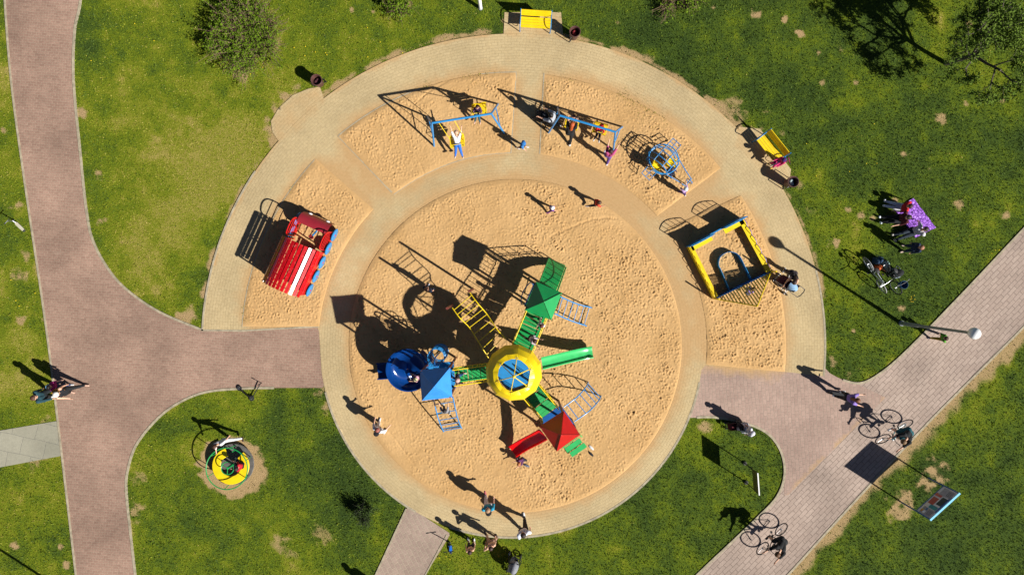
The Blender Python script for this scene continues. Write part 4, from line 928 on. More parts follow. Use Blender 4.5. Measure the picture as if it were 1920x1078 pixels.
def bin_(label, px, py, rx=0, ry=0, fill='#8899a0'):
    o = thing('litter_bin', label, 'litter bin', G(px, py, .0), random.random(), 'brown litter bins by the ring'); o.rotation_euler = (rx, ry, o.rotation_euler.z)
    BR = mat('bin_brown', (.085, .035, .03), .55, var=.25)
    MB().lathe([(.15, .10), (.17, .12), (.22, .74), (.23, .76), (.20, .76), (.19, .72), (.14, .16), (.01, .15)], 20).build('bucket', BR, o, smooth=True)
    MB().tube([(math.cos(k*.42)*.225, math.sin(k*.42)*.225, .76) for k in range(15)], .018, 6, True).build('rim', BR, o, smooth=True)
    f_ = MB()
    for s in (-1, 1): f_.tube([(s*.27, 0, 0), (s*.27, 0, .55), (s*.2, 0, .55)], .018, 6)
    f_.tube([(-.27, 0, .02), (.27, 0, .02)], .016, 6); f_.build('stand', BLACK, o, smooth=True)
    r_ = MB(); r_.ball((.05, .03, .55), .11, 6, (1, .8, .6)); r_.ball((-.06, -.05, .58), .09, 5, (1, 1.2, .5)); r_.build('rubbish', fab(fill), o)
bin_('brown litter bin leaning at the worn upper left corner of the ring', 601, 158, .05, .03, '#5a3038'); bin_('brown litter bin just right of the top bench', 1075, 71, 0, 0, '#a03038'); bin_('brown litter bin heaped with pale rubbish below the right-hand bench', 1474, 345, 0, 0, '#c8e0e4')
def lamp(label, px, py, hh):
    o = thing('street_lamp', label, 'street lamp', G(px, py, 0), 0, 'globe lamps')
    MB().lathe([(.12, 0), (.12, .05), (.085, .08), (.075, 1.2), (.06, 1.25), (.05, hh-.25), (.08, hh-.24), (.08, hh-.18), (.02, hh-.17)], 16).build('pole', GREYMETAL, o, smooth=True)
    MB().lathe([(.10, hh-.20), (.13, hh-.16), (.10, hh-.14), (.02, hh-.14)], 16).build('collar', GREYMETAL, o, smooth=True)
    MB().ball((0, 0, hh+.04), .21, 20).build('globe', mat('opal_globe', (.86, .87, .88), .25, var=.02), o, smooth=True)
    return o
lm = lamp('tall grey lamp post with a white globe beside the diagonal path', 1690, 606, 4.62)
lm2 = copy_tree(lm); lm2.location = G(182, 1147); lm2['label'] = 'globe lamp beyond the lower left edge, seen only by its thin shadow'
# information board on two blue posts
ia, ib = G(1690, 941), G(1740, 895.6); ic = (ia+ib)/2; iy = math.atan2((ib-ia).y, (ib-ia).x)
bd = thing('information_board', 'information board with printed panels on two blue posts right of the diagonal path', 'notice board', ic, iy, 'boards on two posts'); bw = (ib-ia).length
for s in (-1, 1): MB().box((s*bw/2, 0, 1.03), (.05, .05, 2.06)).build('post', BLUE_D, bd)
MB().box((0, 0, 1.58), (bw-.055, .04, .94)).build('panel', mat('panel_grey', (.58, .60, .64), .5, var=.1), bd)
fr = MB(); fr.box((0, 0, 2.07), (bw+.06, .075, .03)); fr.build('top_rail', paint('#5fc0ea', .9, .3), bd)
fr = MB(); fr.box((0, 0, 1.10), (bw-.056, .055, .04)); fr.build('bottom_rail', BLUE_D, bd)
def prints(x, z, w, hgt, colr): MB().box((x, .0225, z), (w, .006, hgt)).build('print', mat('print', lin(colr, 1.15), .6, var=.2, scale=20), bd)
# the face towards the path carries the prints (+y side)
prints(.52, 1.62, .36, .70, '#8d8f99'); prints(-.56, 1.60, .34, .72, '#8b8d95'); prints(.10, 1.78, .40, .34, '#123038'); prints(-.02, 1.36, .36, .34, '#a04a42'); prints(.30, 1.34, .14, .40, '#b25a50')
prints(-.28, 1.66, .18, .46, '#2a7f86'); prints(-.34, 1.28, .28, .20, '#c9c4bb'); prints(.02, 1.96, .9, .09, '#205a9a'); prints(-.60, 1.30, .13, .13, '#d9a33a')
o_ = MB()
for k in range(4):
    o_.box((-.56, .0275, 1.86-k*.07), (.26-.03*(k % 2), .004, .022)); o_.box((.52, .0275, 1.88-k*.07), (.28-.04*(k % 2), .004, .022))
o_.build('print', mat('print_text', (.06, .07, .09), .6), bd)
MB().box((-.62, .0275, 1.47), (.12, .004, .14)).build('print', mat('print', lin('#e8f0f4', .8), .6), bd); MB().box((-.47, .0275, 1.47), (.10, .004, .10)).build('print', mat('print', lin('#2f6ea6', .8), .6), bd)
# low white sign in the right lawn island
sa, sb = G(1396.5, 868), G(1399, 904); sc_ = (sa+sb)/2; sy = math.atan2((sb-sa).y, (sb-sa).x)
sg = thing('lawn_sign', 'low sign board with a pale top edge in the right lawn island', 'notice board', sc_, sy, 'boards on two posts'); w_ = (sb-sa).length
for s in (-1, 1): MB().tube([(s*w_/2, 0, 0), (s*w_/2, 0, 1.5)], .022, 8).build('post', mat('dark_post', (.04, .045, .03), .6), sg, smooth=True); MB().lathe([(.09, -.02), (.08, .06), (.02, .09)], 10, (s*w_/2, 0, 0)).build('footing', mat('footing', (.05, .05, .045), .9), sg, smooth=True)
MB().box((0, 0, 1.24), (w_+.06, .022, .60)).build('panel', mat('olive_panel', (.10, .095, .02), .6), sg)
MB().box((0, 0, 1.56), (w_+.08, .045, .03)).build('top_rail', WHITE, sg)
wp = thing('bollard', 'short white post in the grass at the top edge of the photo', 'bollard', G(901, 16), 0)
MB().lathe([(.075, 0), (.075, 1.5), (.06, 1.52), (.02, 1.53)], 12).build('post', WHITE, wp, smooth=True); MB().lathe([(.10, 0), (.10, .03), (.08, .05)], 12).build('foot', GREYMETAL, wp, smooth=True)
# ------------------------------------------------------------------ wheels: bicycles, scooters, strollers
def wheel(parent, c, r, w=.022, name='wheel', spokes=14, tyre=RUBBER, rimm=STEEL, axis='X'):
    M = Matrix.Identity(3) if axis == 'X' else Matrix.Rotation(math.pi/2, 3, 'Z')
    c = Vector(c); cir = lambda rr, n_=28: [c+M @ Vector((0, math.cos(2*math.pi*k/n_)*rr, math.sin(2*math.pi*k/n_)*rr)) for k in range(n_)]
    o = MB().tube(cir(r-w), w, 8, True).build(name, tyre, parent, smooth=True)
    x = MB().tube(cir(r-w*2.1), w*.5, 6, True); x.lathe([(.012, -.05), (.022, -.045), (.022, .045), (.012, .05)], 8, c, M @ Matrix.Rotation(math.pi/2, 3, 'Y'))
    for k in range(spokes): a = 2*math.pi*k/spokes; x.tube([c, c+M @ Vector((0, math.cos(a)*(r-w*2), math.sin(a)*(r-w*2)))], .0025, 3)
    x.build('rim', rimm, o, smooth=True); return o
def bicycle(label, rear, front, col, r=.34, tilt=0, lift=0, yaw_add=0, group='bicycles', tyre=RUBBER, basket=None):
    rear, front = Vector(rear), Vector(front); d = front-rear; yw = math.atan2(d.y, d.x)-math.pi/2; base = (rear+front)/2; base.z = .012
    o = thing('bicycle', label, 'bicycle', base, yw, group); o.rotation_euler = (0, tilt, yw)
    ROOT[o] = Matrix.Translation(base) @ Matrix.Rotation(yw, 4, 'Z') @ Matrix.Rotation(tilt, 4, 'Y'); h2 = d.length/2; F_ = paint(col, .85, .25, .05) if isinstance(col, str) else col
    R_, Fw = Vector((0, -h2, r)), Vector((0, h2, r)); bb = Vector((0, -h2*.14, r*.92)); st = Vector((0, -h2*.42, r*2.35)); hd = Vector((0, h2*.58, r*2.45)); hb = Vector((0, h2*.64, r*2.12))
    wheel(o, R_, r, tyre=tyre); wheel(o, Fw, r, tyre=tyre)
    f_ = MB(); f_.tube([bb, st], .017, 8); f_.tube([bb, hb], .019, 8); f_.tube([st+(bb-st)*.08, hd], .017, 8); f_.tube([hd+Vector((0, -.01, .04)), hb], .019, 8)
    for s in (-1, 1): X = Vector((s*.055, 0, 0)); f_.tube([bb+X*.5, R_+X], .009, 6); f_.tube([st+(bb-st)*.06+X*.3, R_+X], .008, 6)
    f_.build('frame', F_, o, smooth=True)
    k_ = MB()
    for s in (-1, 1): X = Vector((s*.05, 0, 0)); k_.tube([hb+X*.6, Fw+X], .012, 6)
    k_.tube([hb-Vector((.04, 0, 0)), hb+Vector((.04, 0, 0))], .016, 6); k_.build('fork', F_, o, smooth=True)
    b_ = MB(); t_ = hd+Vector((0, .05, .13)); b_.tube([hd, hd+Vector((0, 0, .09)), t_], .014, 6); b_.tube([t_+Vector((-.30, -.05, .02)), t_+Vector((-.12, 0, 0)), t_+Vector((.12, 0, 0)), t_+Vector((.30, -.05, .02))], .013, 6); o3 = b_.build('handlebar', STEEL if tyre is not RUBBER else BLACK, o, smooth=True)
    for s in (-1, 1): MB().tube([t_+Vector((s*.21, -.03, .015)), t_+Vector((s*.31, -.052, .02))], .019, 6).build('grip', BLACK, o3, smooth=True)
    MB().tube([st, st+Vector((0, -.02, .10))], .013, 6).build('seat_post', STEEL, o, smooth=True)
    MB().lathe([(.01, 0), (.075, .01), (.07, .045), (.02, .055)], 10, st+Vector((0, -.03, .09)), Matrix.Diagonal((1, 1.7, 1))).build('saddle', BLACK, o, smooth=True)
    c_ = MB().lathe([(.02, -.004), (.085, -.004), (.085, .004), (.02, .004)], 16, bb+Vector((.055, 0, 0)), Matrix.Rotation(math.pi/2, 3, 'Y')).build('crank', BLACK, o)
    for s, a in ((-1, .9), (1, -2.24)):
        e_ = bb+Vector((s*.09, math.cos(a)*.165, math.sin(a)*.165)); MB().tube([bb+Vector((s*.07, 0, 0)), e_], .01, 5).box(e_+Vector((s*.05, 0, 0)), (.09, .09, .025)).build('pedal', BLACK, c_)
    if basket: MB().lathe([(.10, 0), (.14, .02), (.17, .24), (.16, .24), (.13, .03), (.01, .02)], 14, Vector((0, h2*.78, r*2.2))).build('basket', fab(basket), o, smooth=True)
    return o
def scooter(label, back, front, col, hh=.8, r=.08, tilt=0, barw=.40, group='kick scooters', z=.0, stem=None):
    back, front = Vector(back), Vector(front); d = front-back; yw = math.atan2(d.y, d.x)-math.pi/2; base = (back+front)/2; base.z = z
    o = thing('kick_scooter', label, 'scooter', base, yw, group); o.rotation_euler = (0, tilt, yw); h2 = d.length/2; C_ = paint(col, .85, .3, .05); ST_ = stem or STEEL
    wheel(o, (0, -h2, r), r, r*.22, spokes=5); wheel(o, (0, h2, r), r, r*.22, spokes=5)
    MB().prism([(-.055, -h2+.05), (.055, -h2+.05), (.065, -h2*.4), (.065, h2*.45), (.03, h2-.12), (-.03, h2-.12), (-.065, h2*.45), (-.065, -h2*.4)], r*.8, r*.8+.035).build('deck', C_, o)
    MB().tube([(0, h2-.14, r), (0, h2-.02, r*2+.05), (0, h2-.10, hh)], .02, 8).build('stem', ST_, o, smooth=True)
    MB().tube([(0, h2, r), (0, h2-.02, r*2.2)], .025, 6).build('fork', ST_, o, smooth=True)
    b_ = MB().tube([(-barw/2, h2-.11, hh), (barw/2, h2-.11, hh)], .014, 6).build('handlebar', ST_, o, smooth=True)
    for s in (-1, 1): MB().tube([(s*barw*.28, h2-.11, hh), (s*barw*.52, h2-.11, hh)], .02, 6).build('grip', BLACK, b_, smooth=True)
    return o
def stroller(label, pos, yaw, seatc, hood, frame=BLACK, basket='#181a1c', k=1.0, group='baby strollers'):
    o = thing('stroller', label, 'stroller', pos, math.radians(yaw-90), group); o.scale = (k, k, k)
    for x in (-.25, .25): wheel(o, (x, -.32, .14), .14, .022, spokes=8)
    for x in (-.16, .16): wheel(o, (x, .40, .10), .10, .02, spokes=6)
    f_ = MB()
    for s in (-1, 1):
        f_.tube([(s*.16, .40, .10), (s*.20, .25, .42), (s*.22, -.35, .88), (s*.22, -.52, 1.02)], .014, 6); f_.tube([(s*.25, -.32, .14), (s*.22, -.1, .55)], .014, 6); f_.tube([(s*.25, -.32, .16), (s*.16, .40, .12)], .012, 6)
    f_.tube([(-.25, -.32, .14), (.25, -.32, .14)], .012, 6); f_.tube([(-.16, .4, .1), (.16, .4, .1)], .012, 6); f_.build('frame', frame, o, smooth=True)
    MB().tube([(-.22, -.52, 1.02), (-.1, -.56, 1.04), (.1, -.56, 1.04), (.22, -.52, 1.02)], .018, 6).build('handle', BLACK, o, smooth=True)
    rows = [[Vector((x*(1+.0*i), y, z+.03*abs(x)*8*.5)) for x in (-.19, -.17, -.08, .08, .17, .19)] for i, (y, z) in enumerate([(-.30, .95), (-.22, .62), (-.08, .50), (.18, .52), (.32, .40), (.36, .28)])]
    for r_ in rows:
        r_[0].z += .12; r_[-1].z += .12
    MB().shell(rows, .03).build('seat', fab(seatc), o, smooth=True)
    rows = []
    for i in range(7):
        a = math.radians(-35+i*24); rows.append([Vector((.21*math.cos(math.radians(t)), -.22-.30*math.cos(a+.6)*math.sin(math.radians(t))*.9+.10, .66+.42*math.sin(a*.55+.75)*math.sin(math.radians(t)))) for t in range(0, 181, 20)])
    MB().shell(rows, .012).build('hood', fab(hood), o, smooth=True)
    MB().lathe([(.02, .16), (.20, .17), (.23, .30), (.21, .30), (.19, .19), (.02, .18)], 12, (0, -.05, 0), Matrix.Diagonal((.9, 1.3, 1))).build('basket', fab(basket), o, smooth=True)
    return o
# riders on the diagonal path
GA = lambda px, py, z=.34: P(px, py, z)
bicycle('black bicycle with pale teal frame ridden beside the big board shadow', GA(1697, 795), GA(1655, 822.5), '#2f8a94')
bicycle('dark bicycle ridden at the lower end of the diagonal path', GA(1464.6, 991.8), GA(1429.6, 1027.4), '#22262a')
def yawof(a, b): return math.degrees(math.atan2(-(b[1]-a[1]), b[0]-a[0]))
def rider(label, rear, front, **k):
    r_, f_ = GA(*rear), GA(*front); c = r_.lerp(f_, .26); c.z = 0
    person(label, c, 1.68, yawof(rear, front), 'ride', seat=.93, **k)
rider('person in a black top and teal shorts riding a bicycle past the board shadow', (1697, 795), (1655, 822.5), shirt='#15181b', pants='#1d5a62', legs='short', hair='#7a5a35', shoes='#e8e8e8')
rider('person in a black t-shirt riding a bicycle low on the diagonal path', (1464.6, 991.8), (1429.6, 1027.4), shirt='#17191c', pants='#232527', legs='short', hair='#6a4526', shoes='#222222')
# parked bicycles on the right lawn, bags beside them
bicycle('white bicycle with pale tyres parked on the right lawn', P(1629, 494, .34), P(1654, 536, .34), '#c4cccc', tilt=.12, tyre=mat('pale_tyre', (.28, .28, .28), .7))
bicycle('dark bicycle with a basket parked behind the white one on the right lawn', P(1656, 498, .34), P(1678, 540, .34), '#3a4446', tilt=-.10, basket='#1f4f78')
def pack(label, p, s, col, cat='bag', name='rucksack', col2=None, group=None):
    o = thing(name, label, cat, p, random.random()*3, group); MB().lathe([(.05*s, 0), (.17*s, .03*s), (.19*s, .22*s), (.15*s, .40*s), (.04*s, .46*s)], 14, (0, 0, 0), Matrix.Diagonal((1, .75, 1))).build('body', fab(col), o, smooth=True)
    MB().lathe([(.03*s, .06*s), (.11*s, .07*s), (.12*s, .2*s), (.03*s, .24*s)], 10, (0, -.12*s, 0), Matrix.Diagonal((1, .5, 1))).build('pocket', fab(col2 or col), o, smooth=True)
    b_ = MB()
    for x in (-1, 1): b_.tube(bez([(x*.08*s, .12*s, .38*s), (x*.1*s, .22*s, .25*s), (x*.09*s, .13*s, .06*s)], 5), .014*s, 5)
    b_.build('strap', fab(col2 or col), o, smooth=True); return o
pack('black rucksack with a grey pocket on the grass right of the parked bicycles', P(1680, 512, .2)+Vector((0, 0, -.2)), 1.25, '#15171b', col2='#7d8794')
pack('orange bag lying between the parked bicycles', P(1647, 502, .2)+Vector((0, 0, -.2)), .8, '#d8642c')
pack('dark blue bag beside the parked white bicycle', P(1648, 488, .3)+Vector((0, 0, -.3)), 1.05, '#1c3d5c')
hm = thing('helmet', 'pale teal cycle helmet beside the parked bicycles', 'helmet', G(1661, 496, 0)); MB().lathe([(.15, 0), (.15, .06), (.12, .13), (.05, .165), (.01, .17)], 14, (0, 0, 0), Matrix.Diagonal((.85, 1.1, 1))).build('shell', fab('#9fc4bc'), hm, smooth=True); MB().tube([(-.1, 0, .01), (0, .02, -.005), (.1, 0, .01)], .008, 5).build('strap', BLACK, hm)
# scooters
scooter('small white scooter standing on the grass left of the brick path', G(47, 433), G(27, 414), '#cbc5b0', .56, .05, barw=.30, stem=STEEL)
scooter('blue scooter standing on the grass beside the south path', G(846, 1035), G(843.5, 1016), '#2b6fd0', .72, .06, stem=BLACK)
sc1 = scooter('scooter ridden by the girl in lilac on the path junction', P(1556, 736, .1), P(1590, 742, .1), '#1c1e22', .95, .11, stem=BLACK, z=.012)
scooter('pink and grey scooter parked at the lower end of the right bench', P(1452, 309, .1), P(1475, 303, .1), '#4a4d55', .62, .06, stem=paint('#c01868', .8), z=.012)
sc5 = scooter('black scooter lying flat on the grass above the merry-go-round', G(447, 731), G(470, 750), '#16171a', .85, .11, stem=BLACK); sc5.rotation_euler = (0, math.radians(-84), sc5.rotation_euler[2]); sc5.location.z = .06
# strollers
stroller('black stroller with a grey hood at the bottom edge', G(962, 1052), 255, '#202226', '#8d8f96')
stroller('pale blue stroller with a maroon seat held by the woman beside the sandpit', G(1467, 532), 135, '#5a2232', '#8fb4d8', frame=WHITE)
stroller('dark stroller pushed by the person in white at the junction corner', G(1373, 795), 190, '#5a1820', '#1c1a22', k=.75)
stroller('black stroller standing at the left leg of the second swing frame', G(1019, 226), 150, '#1f2430', '#20242c')

# ------------------------------------------------------------------ picnic
pk = thing('picnic_blanket', 'purple patterned picnic blanket spread on the right lawn', 'blanket', G(1722, 413, .03))
bl = [G(1703, 374), G(1714, 373), G(1753, 426), G(1738, 433), G(1716, 442), G(1693, 446), G(1690, 420)]
M_ = [bl[0].lerp(bl[4], .0), bl[2], bl[5], bl[0]]; rows = []
q00, q10, q11, q01 = G(1712, 372), G(1754, 427), G(1716, 446), G(1676, 392)
for i in range(13): rows.append([q00.lerp(q10, k/12).lerp(q01.lerp(q11, k/12), i/12)+Vector((0, 0, .035+.012*math.sin(k*1.7+i*.9)+.008*math.sin(i*2.1))) for k in range(13)])
bm_ = bpy.data.materials.new('purple_blanket'); n, l, b = nodes_of(bm_); tc = n.new('ShaderNodeTexCoord').outputs['Object']
vo = n.new('ShaderNodeTexVoronoi'); vo.inputs['Scale'].default_value = 9; vo.feature = 'DISTANCE_TO_EDGE'; l.new(tc, vo.inputs['Vector'])
l.new(ramp(n, l, vo.outputs['Distance'], [(.03, (.05, .01, .12)), (.08, (.30, .10, .58)), (.25, (.38, .15, .68)), (.40, (.62, .42, .82))]), b.inputs['Base Color']); b.inputs['Roughness'].default_value = .9
MB().shell(rows, .012).build('cloth', bm_, pk, True, True)

# ------------------------------------------------------------------ clothes and shoes left on the sand
def shoe_pair(label, px, py, c1, c2, a):
    o = thing('shoes', label, 'shoes', G(px, py, ZS), a)
    for x, m_ in ((-.10, fab(c1)), (.10, fab(c2))): MB().lathe([(.02, 0), (.05, .005), (.055, .04), (.035, .07), (.01, .075)], 10, (x, x*.9, 0), Matrix.Diagonal((1, 2.6, 1))).build('shoe', m_, o, smooth=True)
shoe_pair('pair of black and white shoes left on the sand beside the green steps', 1108, 844, '#1a1c26', '#e6e6e6', .8)
shoe_pair('grey and black sandals left on the sand below the red slide', 985, 866, '#6d7280', '#2a2a30', 1.2)

# ------------------------------------------------------------------ trees and bushes
BARK = mat('bark', (.085, .07, .05), .9, var=.35, scale=18, bump=.5); TWIG_D = mat('dark_twig', (.03, .035, .018), .9, var=.4, scale=14); TWIG = mat('twig', (.20, .125, .08), .9, var=.4, scale=14)
def leaf_mat(name, a, b_): 
    m = bpy.data.materials.new(name); n, l, b = nodes_of(m); tc = n.new('ShaderNodeTexCoord').outputs['Object']
    l.new(ramp(n, l, noise_n(n, l, tc, 4, 5, .8), [(.3, a), (.7, b_)]), b.inputs['Base Color']); b.inputs['Roughness'].default_value = .8; b.inputs['Specular IOR Level'].default_value = .12; return m
LEAF_T = leaf_mat('tree_leaf', (.05, .10, .010), (.14, .20, .025)); LEAF_B = leaf_mat('bush_leaf', (.05, .12, .006), (.17, .25, .012)); LEAF_D = leaf_mat('dark_leaf', (.02, .045, .008), (.06, .09, .02))
def leaves(pts, size, up=.6):
    n_ = len(pts); P_ = np.array(pts); a = RNG.normal(0, 1, (n_, 3)); a[:, 2] += up; a /= np.linalg.norm(a, axis=1)[:, None]
    t = np.cross(a, RNG.normal(0, 1, (n_, 3))); t /= np.linalg.norm(t, axis=1)[:, None]; s_ = np.cross(a, t); L = (size*RNG.uniform(.6, 1.4, n_))[:, None]
    V = np.stack([P_-t*L, P_+s_*L*.5, P_+t*L, P_-s_*L*.5], 1).reshape(-1, 3); return V, np.arange(n_*4).reshape(-1, 4)
def tree(label, pos, h, lean, lean2, nleaf, crown_r, spread=.62, size=.05, group='trees and bushes in the lawn'):
    o = thing('tree', label, 'tree', pos, 0, group); wood = MB(); tips = []
    def grow(p, d, L, r, lev):
        q = p+d*L*.5+Vector((random.uniform(-1, 1), random.uniform(-1, 1), 0))*L*.05; e = p+d*L+Vector((0, 0, L*.06))
        wood.tube([p, q, e], [r, r*.85, r*.7], 8 if lev < 2 else 4)
        if lev >= 3:
            for k in range(4): tips.append((p.lerp(e, .25+.25*k), L*.5))
        if lev == 5: return
        for k in range(6 if lev == 0 else random.choice((3, 3, 4)) if lev < 4 else 2):
            ax = d.orthogonal().normalized(); ax.rotate(Quaternion(d, 2*math.pi*(k/4.2)+random.uniform(-.5, .5))); nd = (d*(1-spread*.6)+ax*spread*random.uniform(.7, 1.3)+Vector((0, 0, .12))).normalized()
            grow(p.lerp(e, random.uniform(.72, 1)), nd, L*random.uniform(.52, .76), r*.58, lev+1)
    d0 = Vector((lean, lean2, 1)).normalized(); grow(Vector((0, 0, -.05)), d0, h*.34, .11*h/5.5, 0)
    MB.build(wood, 'trunk', BARK, o, smooth=True)
    pts = []
    for _ in range(nleaf):
        c, L = random.choice(tips); pts.append(np.array(c)+RNG.normal(0, .10, 3)*max(L, .6))
    V, F = leaves(pts, size); link('crown', mesh_np('crown', V, F), LEAF_T, o)
tree('sparse young tree with a dark trunk at the upper right corner', G(1774, 119), 5.2, .10, -.10, 16000, 2.2, size=.046, spread=.72)
def bush(label, pos, R_, h, ntw, nleaf, leafm, size=.045, group='trees and bushes in the lawn', twig=None, ncl=11, spiky=1.0):
    o = thing('bush', label, 'bush', pos, 0, group); w = MB(); tips = []; cl = []
    for k in range(ncl):
        a = random.uniform(0, 6.283); rr = R_*math.sqrt(random.random())*.86; cl.append((math.cos(a)*rr, math.sin(a)*rr, R_*random.uniform(.20, .42), h*random.uniform(.55, 1.0)*(1-.35*(rr/R_)**2), random.choice((.15, .5, 1, 1, 1.6))))
    for _ in range(ntw):
        cx_, cy_, cr_, ch_, lv = random.choice(cl); x_, y_ = cx_+random.gauss(0, cr_*.6), cy_+random.gauss(0, cr_*.6)
        b0 = Vector((cx_*.55+random.gauss(0, .08), cy_*.55+random.gauss(0, .08), 0)); tp = Vector((x_, y_, ch_*random.uniform(.5, 1.08))); md = b0.lerp(tp, .55)+Vector((random.gauss(0, .05), random.gauss(0, .05), ch_*.14))
        w.tube([b0, md, tp], [.014, .010, .004], 4)
        for t_ in (.3, .6, .85, 1): tips.append((md.lerp(tp, t_), lv))
        for _ in range(3):
            s0 = md.lerp(tp, random.random()); e_ = s0+Vector((random.gauss(0, .13), random.gauss(0, .13), random.uniform(-.02, .14)*spiky)); w.tube([s0, e_], [.006, .002], 3); tips.append((e_, lv))
    w.build('branches', twig or TWIG, o); wt = np.array([t[1] for t in tips]); pk_ = RNG.choice(len(tips), nleaf, p=wt/wt.sum())
    pts = [np.array(tips[i_][0])+RNG.normal(0, .045, 3) for i_ in pk_]
    V, F = leaves(pts, size); link('foliage', mesh_np('foliage', V, F), leafm, o)
bush('large twiggy bush with brown branches in the upper left lawn', G(472, 72), 1.75, 1.35, 820, 15000, LEAF_B, .036, ncl=46)
bush('small dark bush beside the south path', G(681, 958), .50, 1.0, 90, 1300, LEAF_D, .035, twig=TWIG_D, ncl=7)
bush('low sprawling bush cut by the top edge left of the white post', G(737, -6), 1.2, .6, 200, 2600, LEAF_B)
bush('low sprawling bush cut by the top edge right of the bench', G(1266, -12), 1.4, .6, 220, 2800, LEAF_B)

# ------------------------------------------------------------------ people
B = fab
person('person in a dark teal jacket standing on the grass left of the brick path', G(107, 734), 1.66, 20, 'walk', shirt='#1d4650', sleeves='long', pants='#1a2428', hair='#5a3a26')
person('person in a white hat and black trousers striding on the brick path', G(145, 727), 1.60, -12, 'walk', shirt='#1c1c22', sleeves='none', pants='#16181c', hat='#f2ece4', shoes='#d8b09a', hair='#4a2d18', bag='#c98a26', mod=dict(L=(27, 9, 4), R=(-14, 9, 6)))
person('child with a magenta and blue top between the walking couple', G(125, 717), 1.30, 5, 'walk2', shirt='#b01f7d', sleeves='short', pants='#1c3a66', hair='#1e1612', bag='#7db4e6')
person('child in white kicking one leg out at the merry-go-round rail', G(434, 818, .0), 1.28, -90, 'reach', shirt='#e8e8ea', sleeves='short', pants='#d8d8da', shoes='#3a2020', hair='#4b2f1e', mod=dict(lean=16, L=(4, 50, 4), R=(6, 4, 8), AL=(-50, 40, 10), AR=(62, 4, 6), side=26))
person('child in a red top seated on the yellow merry-go-round', Vector((mc.x+.52, mc.y+.05, 0)), 1.2, 170, 'sit', seat=.45, shirt='#c81828', pants='#162036', hair='#2a1a14')
sd_ = (Vector((.05, -.9, .25))).normalized()
person('child in a white top and blue jeans lying back on the left swing', P(858, 271, .78)*1, 1.22, -86, 'swing', seat=0.0, shirt='#eef0f4', pants='#2a6fd0', hair='#c9a58c', shoes='#e0c8b8', mod=dict(lean=-58, L=(52, 12, 10), R=(48, 12, 12), AL=(238, 22, 4), AR=(238, 16, 4)))
person('child in purple facing down on the upper yellow swing seat', P(896, 210, .57), 1.08, -95, 'swing', seat=0.0, shirt='#4a2a58', pants='#2a5a6a', hair='#4a2018', shoes='#e0b8a8')
person('child in a blue top and cap standing on the radial path', G(979, 277), 1.12, -20, 'walk', shirt='#2b78c0', pants='#20344a', hat='#2b78c0', hair='#b08a60', legs='short')
person('person in grey pushing a stroller at the left leg of the second swing', G(1034, 233), 1.55, 150, 'push', shirt='#aeb4bc', sleeves='short', pants='#1d2026', hair='#23201f')
person('child in a black and white top seated on the near yellow swing', P(1073, 227, .52), 1.0, -105, 'swing', seat=0.0, shirt='#d8d4d8', pants='#2c2426', hair='#5a2a20')
person('person with long ginger hair bending behind the near swing seat', G(1066, 256), 1.5, 80, 'push', shirt='#16181e', sleeves='short', pants='#14161a', hair='#b8521c', long_hair=True, mod=dict(lean=22))
person('child in a red hooded top seated on the far swing seat', P(1124, 245, .52), 1.05, -105, 'swing', seat=0.0, shirt='#d01420', sleeves='long', pants='#2a2630', hat='#d01420', hair='#3a1a14')
person('child in a pink top holding the leg of the second swing frame', G(1136, 297), 1.38, 70, 'reach', shirt='#b84a7e', sleeves='short', pants='#6a4a9a', hair='#3a2018', shoes='#e4dce8')
person('child in a white cap and lilac top at the tail of the blue climbing cage', G(1277, 362), 1.0, 120, 'reach', shirt='#b89ac8', pants='#5a3a78', hat='#dfe8ea', hair='#4a3020')
person('child in dark blue sitting inside the blue climbing cage', P(1254, 318, .42), 1.0, -50, 'sit', seat=0.0, shirt='#18306a', sleeves='long', pants='#16223c', hair='#2c1c14', shoes='#46506a')
person('small child in purple with a white hat on the upper central sand', G(1032, 394), .92, 20, 'walk', shirt='#6a2a8a', pants='#5a2478', hat='#f4f4f6', hair='#3a2418', shoes='#c86ac8', zlow=ZS)
person('child in orange-red running across the upper central sand', G(1114, 384), 1.02, 0, 'run', shirt='#d8482a', sleeves='short', pants='#2a2226', hair='#5a3a22', shoes='#e8d8d0', zlow=ZS)
person('child in white stepping out under the green roof on the green bridge', P(1014, 606, 1.33), 1.0, -110, 'walk', shirt='#eceaea', pants='#d8b8b8', hair='#5a1f20', legs='short')
person('child in pale pink sleeves climbing along the green bridge', P(993, 632, 1.42), 1.05, -20, 'reach', shirt='#e4d2d6', pants='#1c2a26', hair='#4a2420', mod=dict(lean=25))
person('child in a black jacket on the left bridge beside the blue roof', P(860, 704, 1.66), 1.25, -5, 'walk', shirt='#14161a', sleeves='long', pants='#24508a', hair='#e2b0a8', shoes='#e6c8c0')
person('fair-haired child at the entrance of the blue spiral slide', P(784, 708, 1.68), .98, 175, 'sit', seat=0.0, shirt='#d8a0b0', pants='#8a5a6a', hair='#e6dca6')
person('child in a black and white striped top on the blue ladder', P(838, 766, 1.05), 1.1, 95, 'reach', shirt='#9a9aa0', sleeves='short', pants='#44464c', hair='#2a2020', zlow=0, mod=dict(lean=14))
person('child in dark blue standing in the canopy shadow on the sand', G(807, 541), 1.36, 60, 'stand', shirt='#16243e', pants='#1a2030', hair='#7a5038', shoes='#dcdce6', zlow=ZS)
person('person in a white shirt with a black shoulder bag walking left of the blue ladder', G(717, 797), 1.46, 65, 'stand', shirt='#e8e8ec', sleeves='short', pants='#e4e4e8', hair='#a05a50', bag='#14161c', zlow=ZS, mod=dict(lean=12, L=(12, 8, 6), R=(-12, 12, 8), AL=(20, 26, 40), AR=(15, 30, 50)))
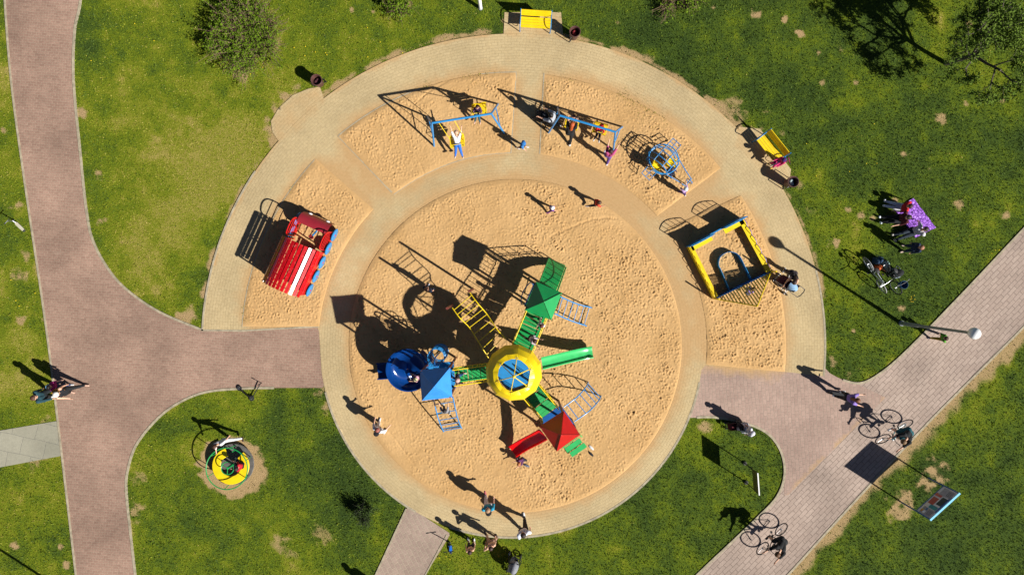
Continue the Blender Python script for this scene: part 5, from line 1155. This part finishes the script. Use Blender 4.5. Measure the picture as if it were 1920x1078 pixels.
person('child in a bright patterned top crouching at the end of the red slide', G(980, 858), .95, 210, 'crouch', shirt='#6a3a6a', pants='#2a2440', hair='#c07848', zlow=ZS)
person('person with a black bag and blue scarf walking at the lower ring', G(917, 936), 1.60, 95, 'walk', shirt='#2aa0c4', sleeves='short', pants='#e6e2ea', hair='#b08a68', bag='#17181c', shoes='#b8606a', zlow=.01)
person('person in a white shirt with dark hair at the bottom of the ring', G(981, 979), 1.70, 110, 'walk2', shirt='#dfe5f2', sleeves='short', pants='#2a2a30', hair='#2c1a14', zlow=.01, mod=dict(AL=(-40, 10, 70), AR=(-30, 10, 40)))
person('bare-chested boy in dark shorts on the grass below the ring', G(884, 1013), 1.30, 100, 'stand', shirt=None, pants='#222428', legs='short', hair='#3a2018', shoes='#f0f0f0')
person('bare-chested boy with a hand on his hip beside the south path', G(922, 1004), 1.45, 115, 'hip', shirt=None, pants='#c09a84', legs='short', hair='#3a2018', shoes='#4a3a34')
bc_ = P(1462, 303, .47)
person('child in a magenta jacket seated on the right-hand bench', bc_, 1.12, 205, 'sit', seat=0.0, shirt='#d0206a', sleeves='long', pants='#d02a70', hair='#4a1a58', hat='#4a1a6a', shoes='#e8c050')
person('woman with long brown hair leaning over the pale blue stroller', G(1474, 512), 1.42, -110, 'bend', shirt='#2a2224', sleeves='none', pants='#3a3034', hair='#3a2014', long_hair=True, zlow=.015, mod=dict(lean=42))
person('child in lilac sitting at the slatted gable of the yellow sandpit', P(1398, 549, .1), .95, 60, 'crouch', shirt='#8a78c0', pants='#3a4a78', hair='#5a3826', zlow=ZS, shoes='#d8d8e0')
person('person in a red and white top sitting at the head of the purple blanket', P(1688, 390, .05), 1.5, 165, 'ground', seat=.04, shirt='#d0202c', sleeves='short', pants='#e4e4ea', hair='#3a1a16', shoes='#eef2f6')
person('woman in a dark red top sitting in the middle of the purple blanket', P(1684, 410, .05), 1.62, 185, 'ground', seat=.04, shirt='#5a1420', pants='#14161c', hair='#33201a', long_hair=True, shoes='#dfeaf4')
person('person in a white top with bare arms sitting at the low end of the blanket', P(1708, 434, .05), 1.62, 200, 'ground', seat=.04, shirt='#dcdce2', pants='#1c2a38', hair='#33231c', shoes='#b8b4ac', mod=dict(lean=-14, AL=(-30, 18, 4), AR=(-30, 18, 4)))
person('child in navy walking on the grass below the picnic blanket', G(1694, 466), 1.40, 185, 'stand', shirt='#16284a', sleeves='long', pants='#1c3050', hair='#b07a5a', shoes='#d8c0b0')
person('child in a yellow and green top running under the lamp post', G(1752, 631), 1.12, 170, 'run', shirt='#5aa02a', pants='#b08a20', hair='#4a2a18', shoes='#28304a')
person('girl in lilac riding a scooter on the path junction', P(1572, 738, .12), 1.48, yawof((1556, 736), (1590, 742)), 'scoot', shirt='#8a72c0', sleeves='short', pants='#1e2028', hair='#7a4a2a', long_hair=True, shoes='#f0f0f4')
person('person in a wide white dress beside a dark stroller at the junction corner', G(1392, 799), 1.32, 185, 'stand', shirt='#dcdce6', sleeves='short', skirt=True, pants=None, hair='#5a3a4a', hat='#e6e4ee', shoes='#d8c8c0')
person('person outside the bottom edge, seen only by a dark shadow on the lawn', G(728, 1113), 1.66, 90, 'stand', shirt='#303438', pants='#222428')
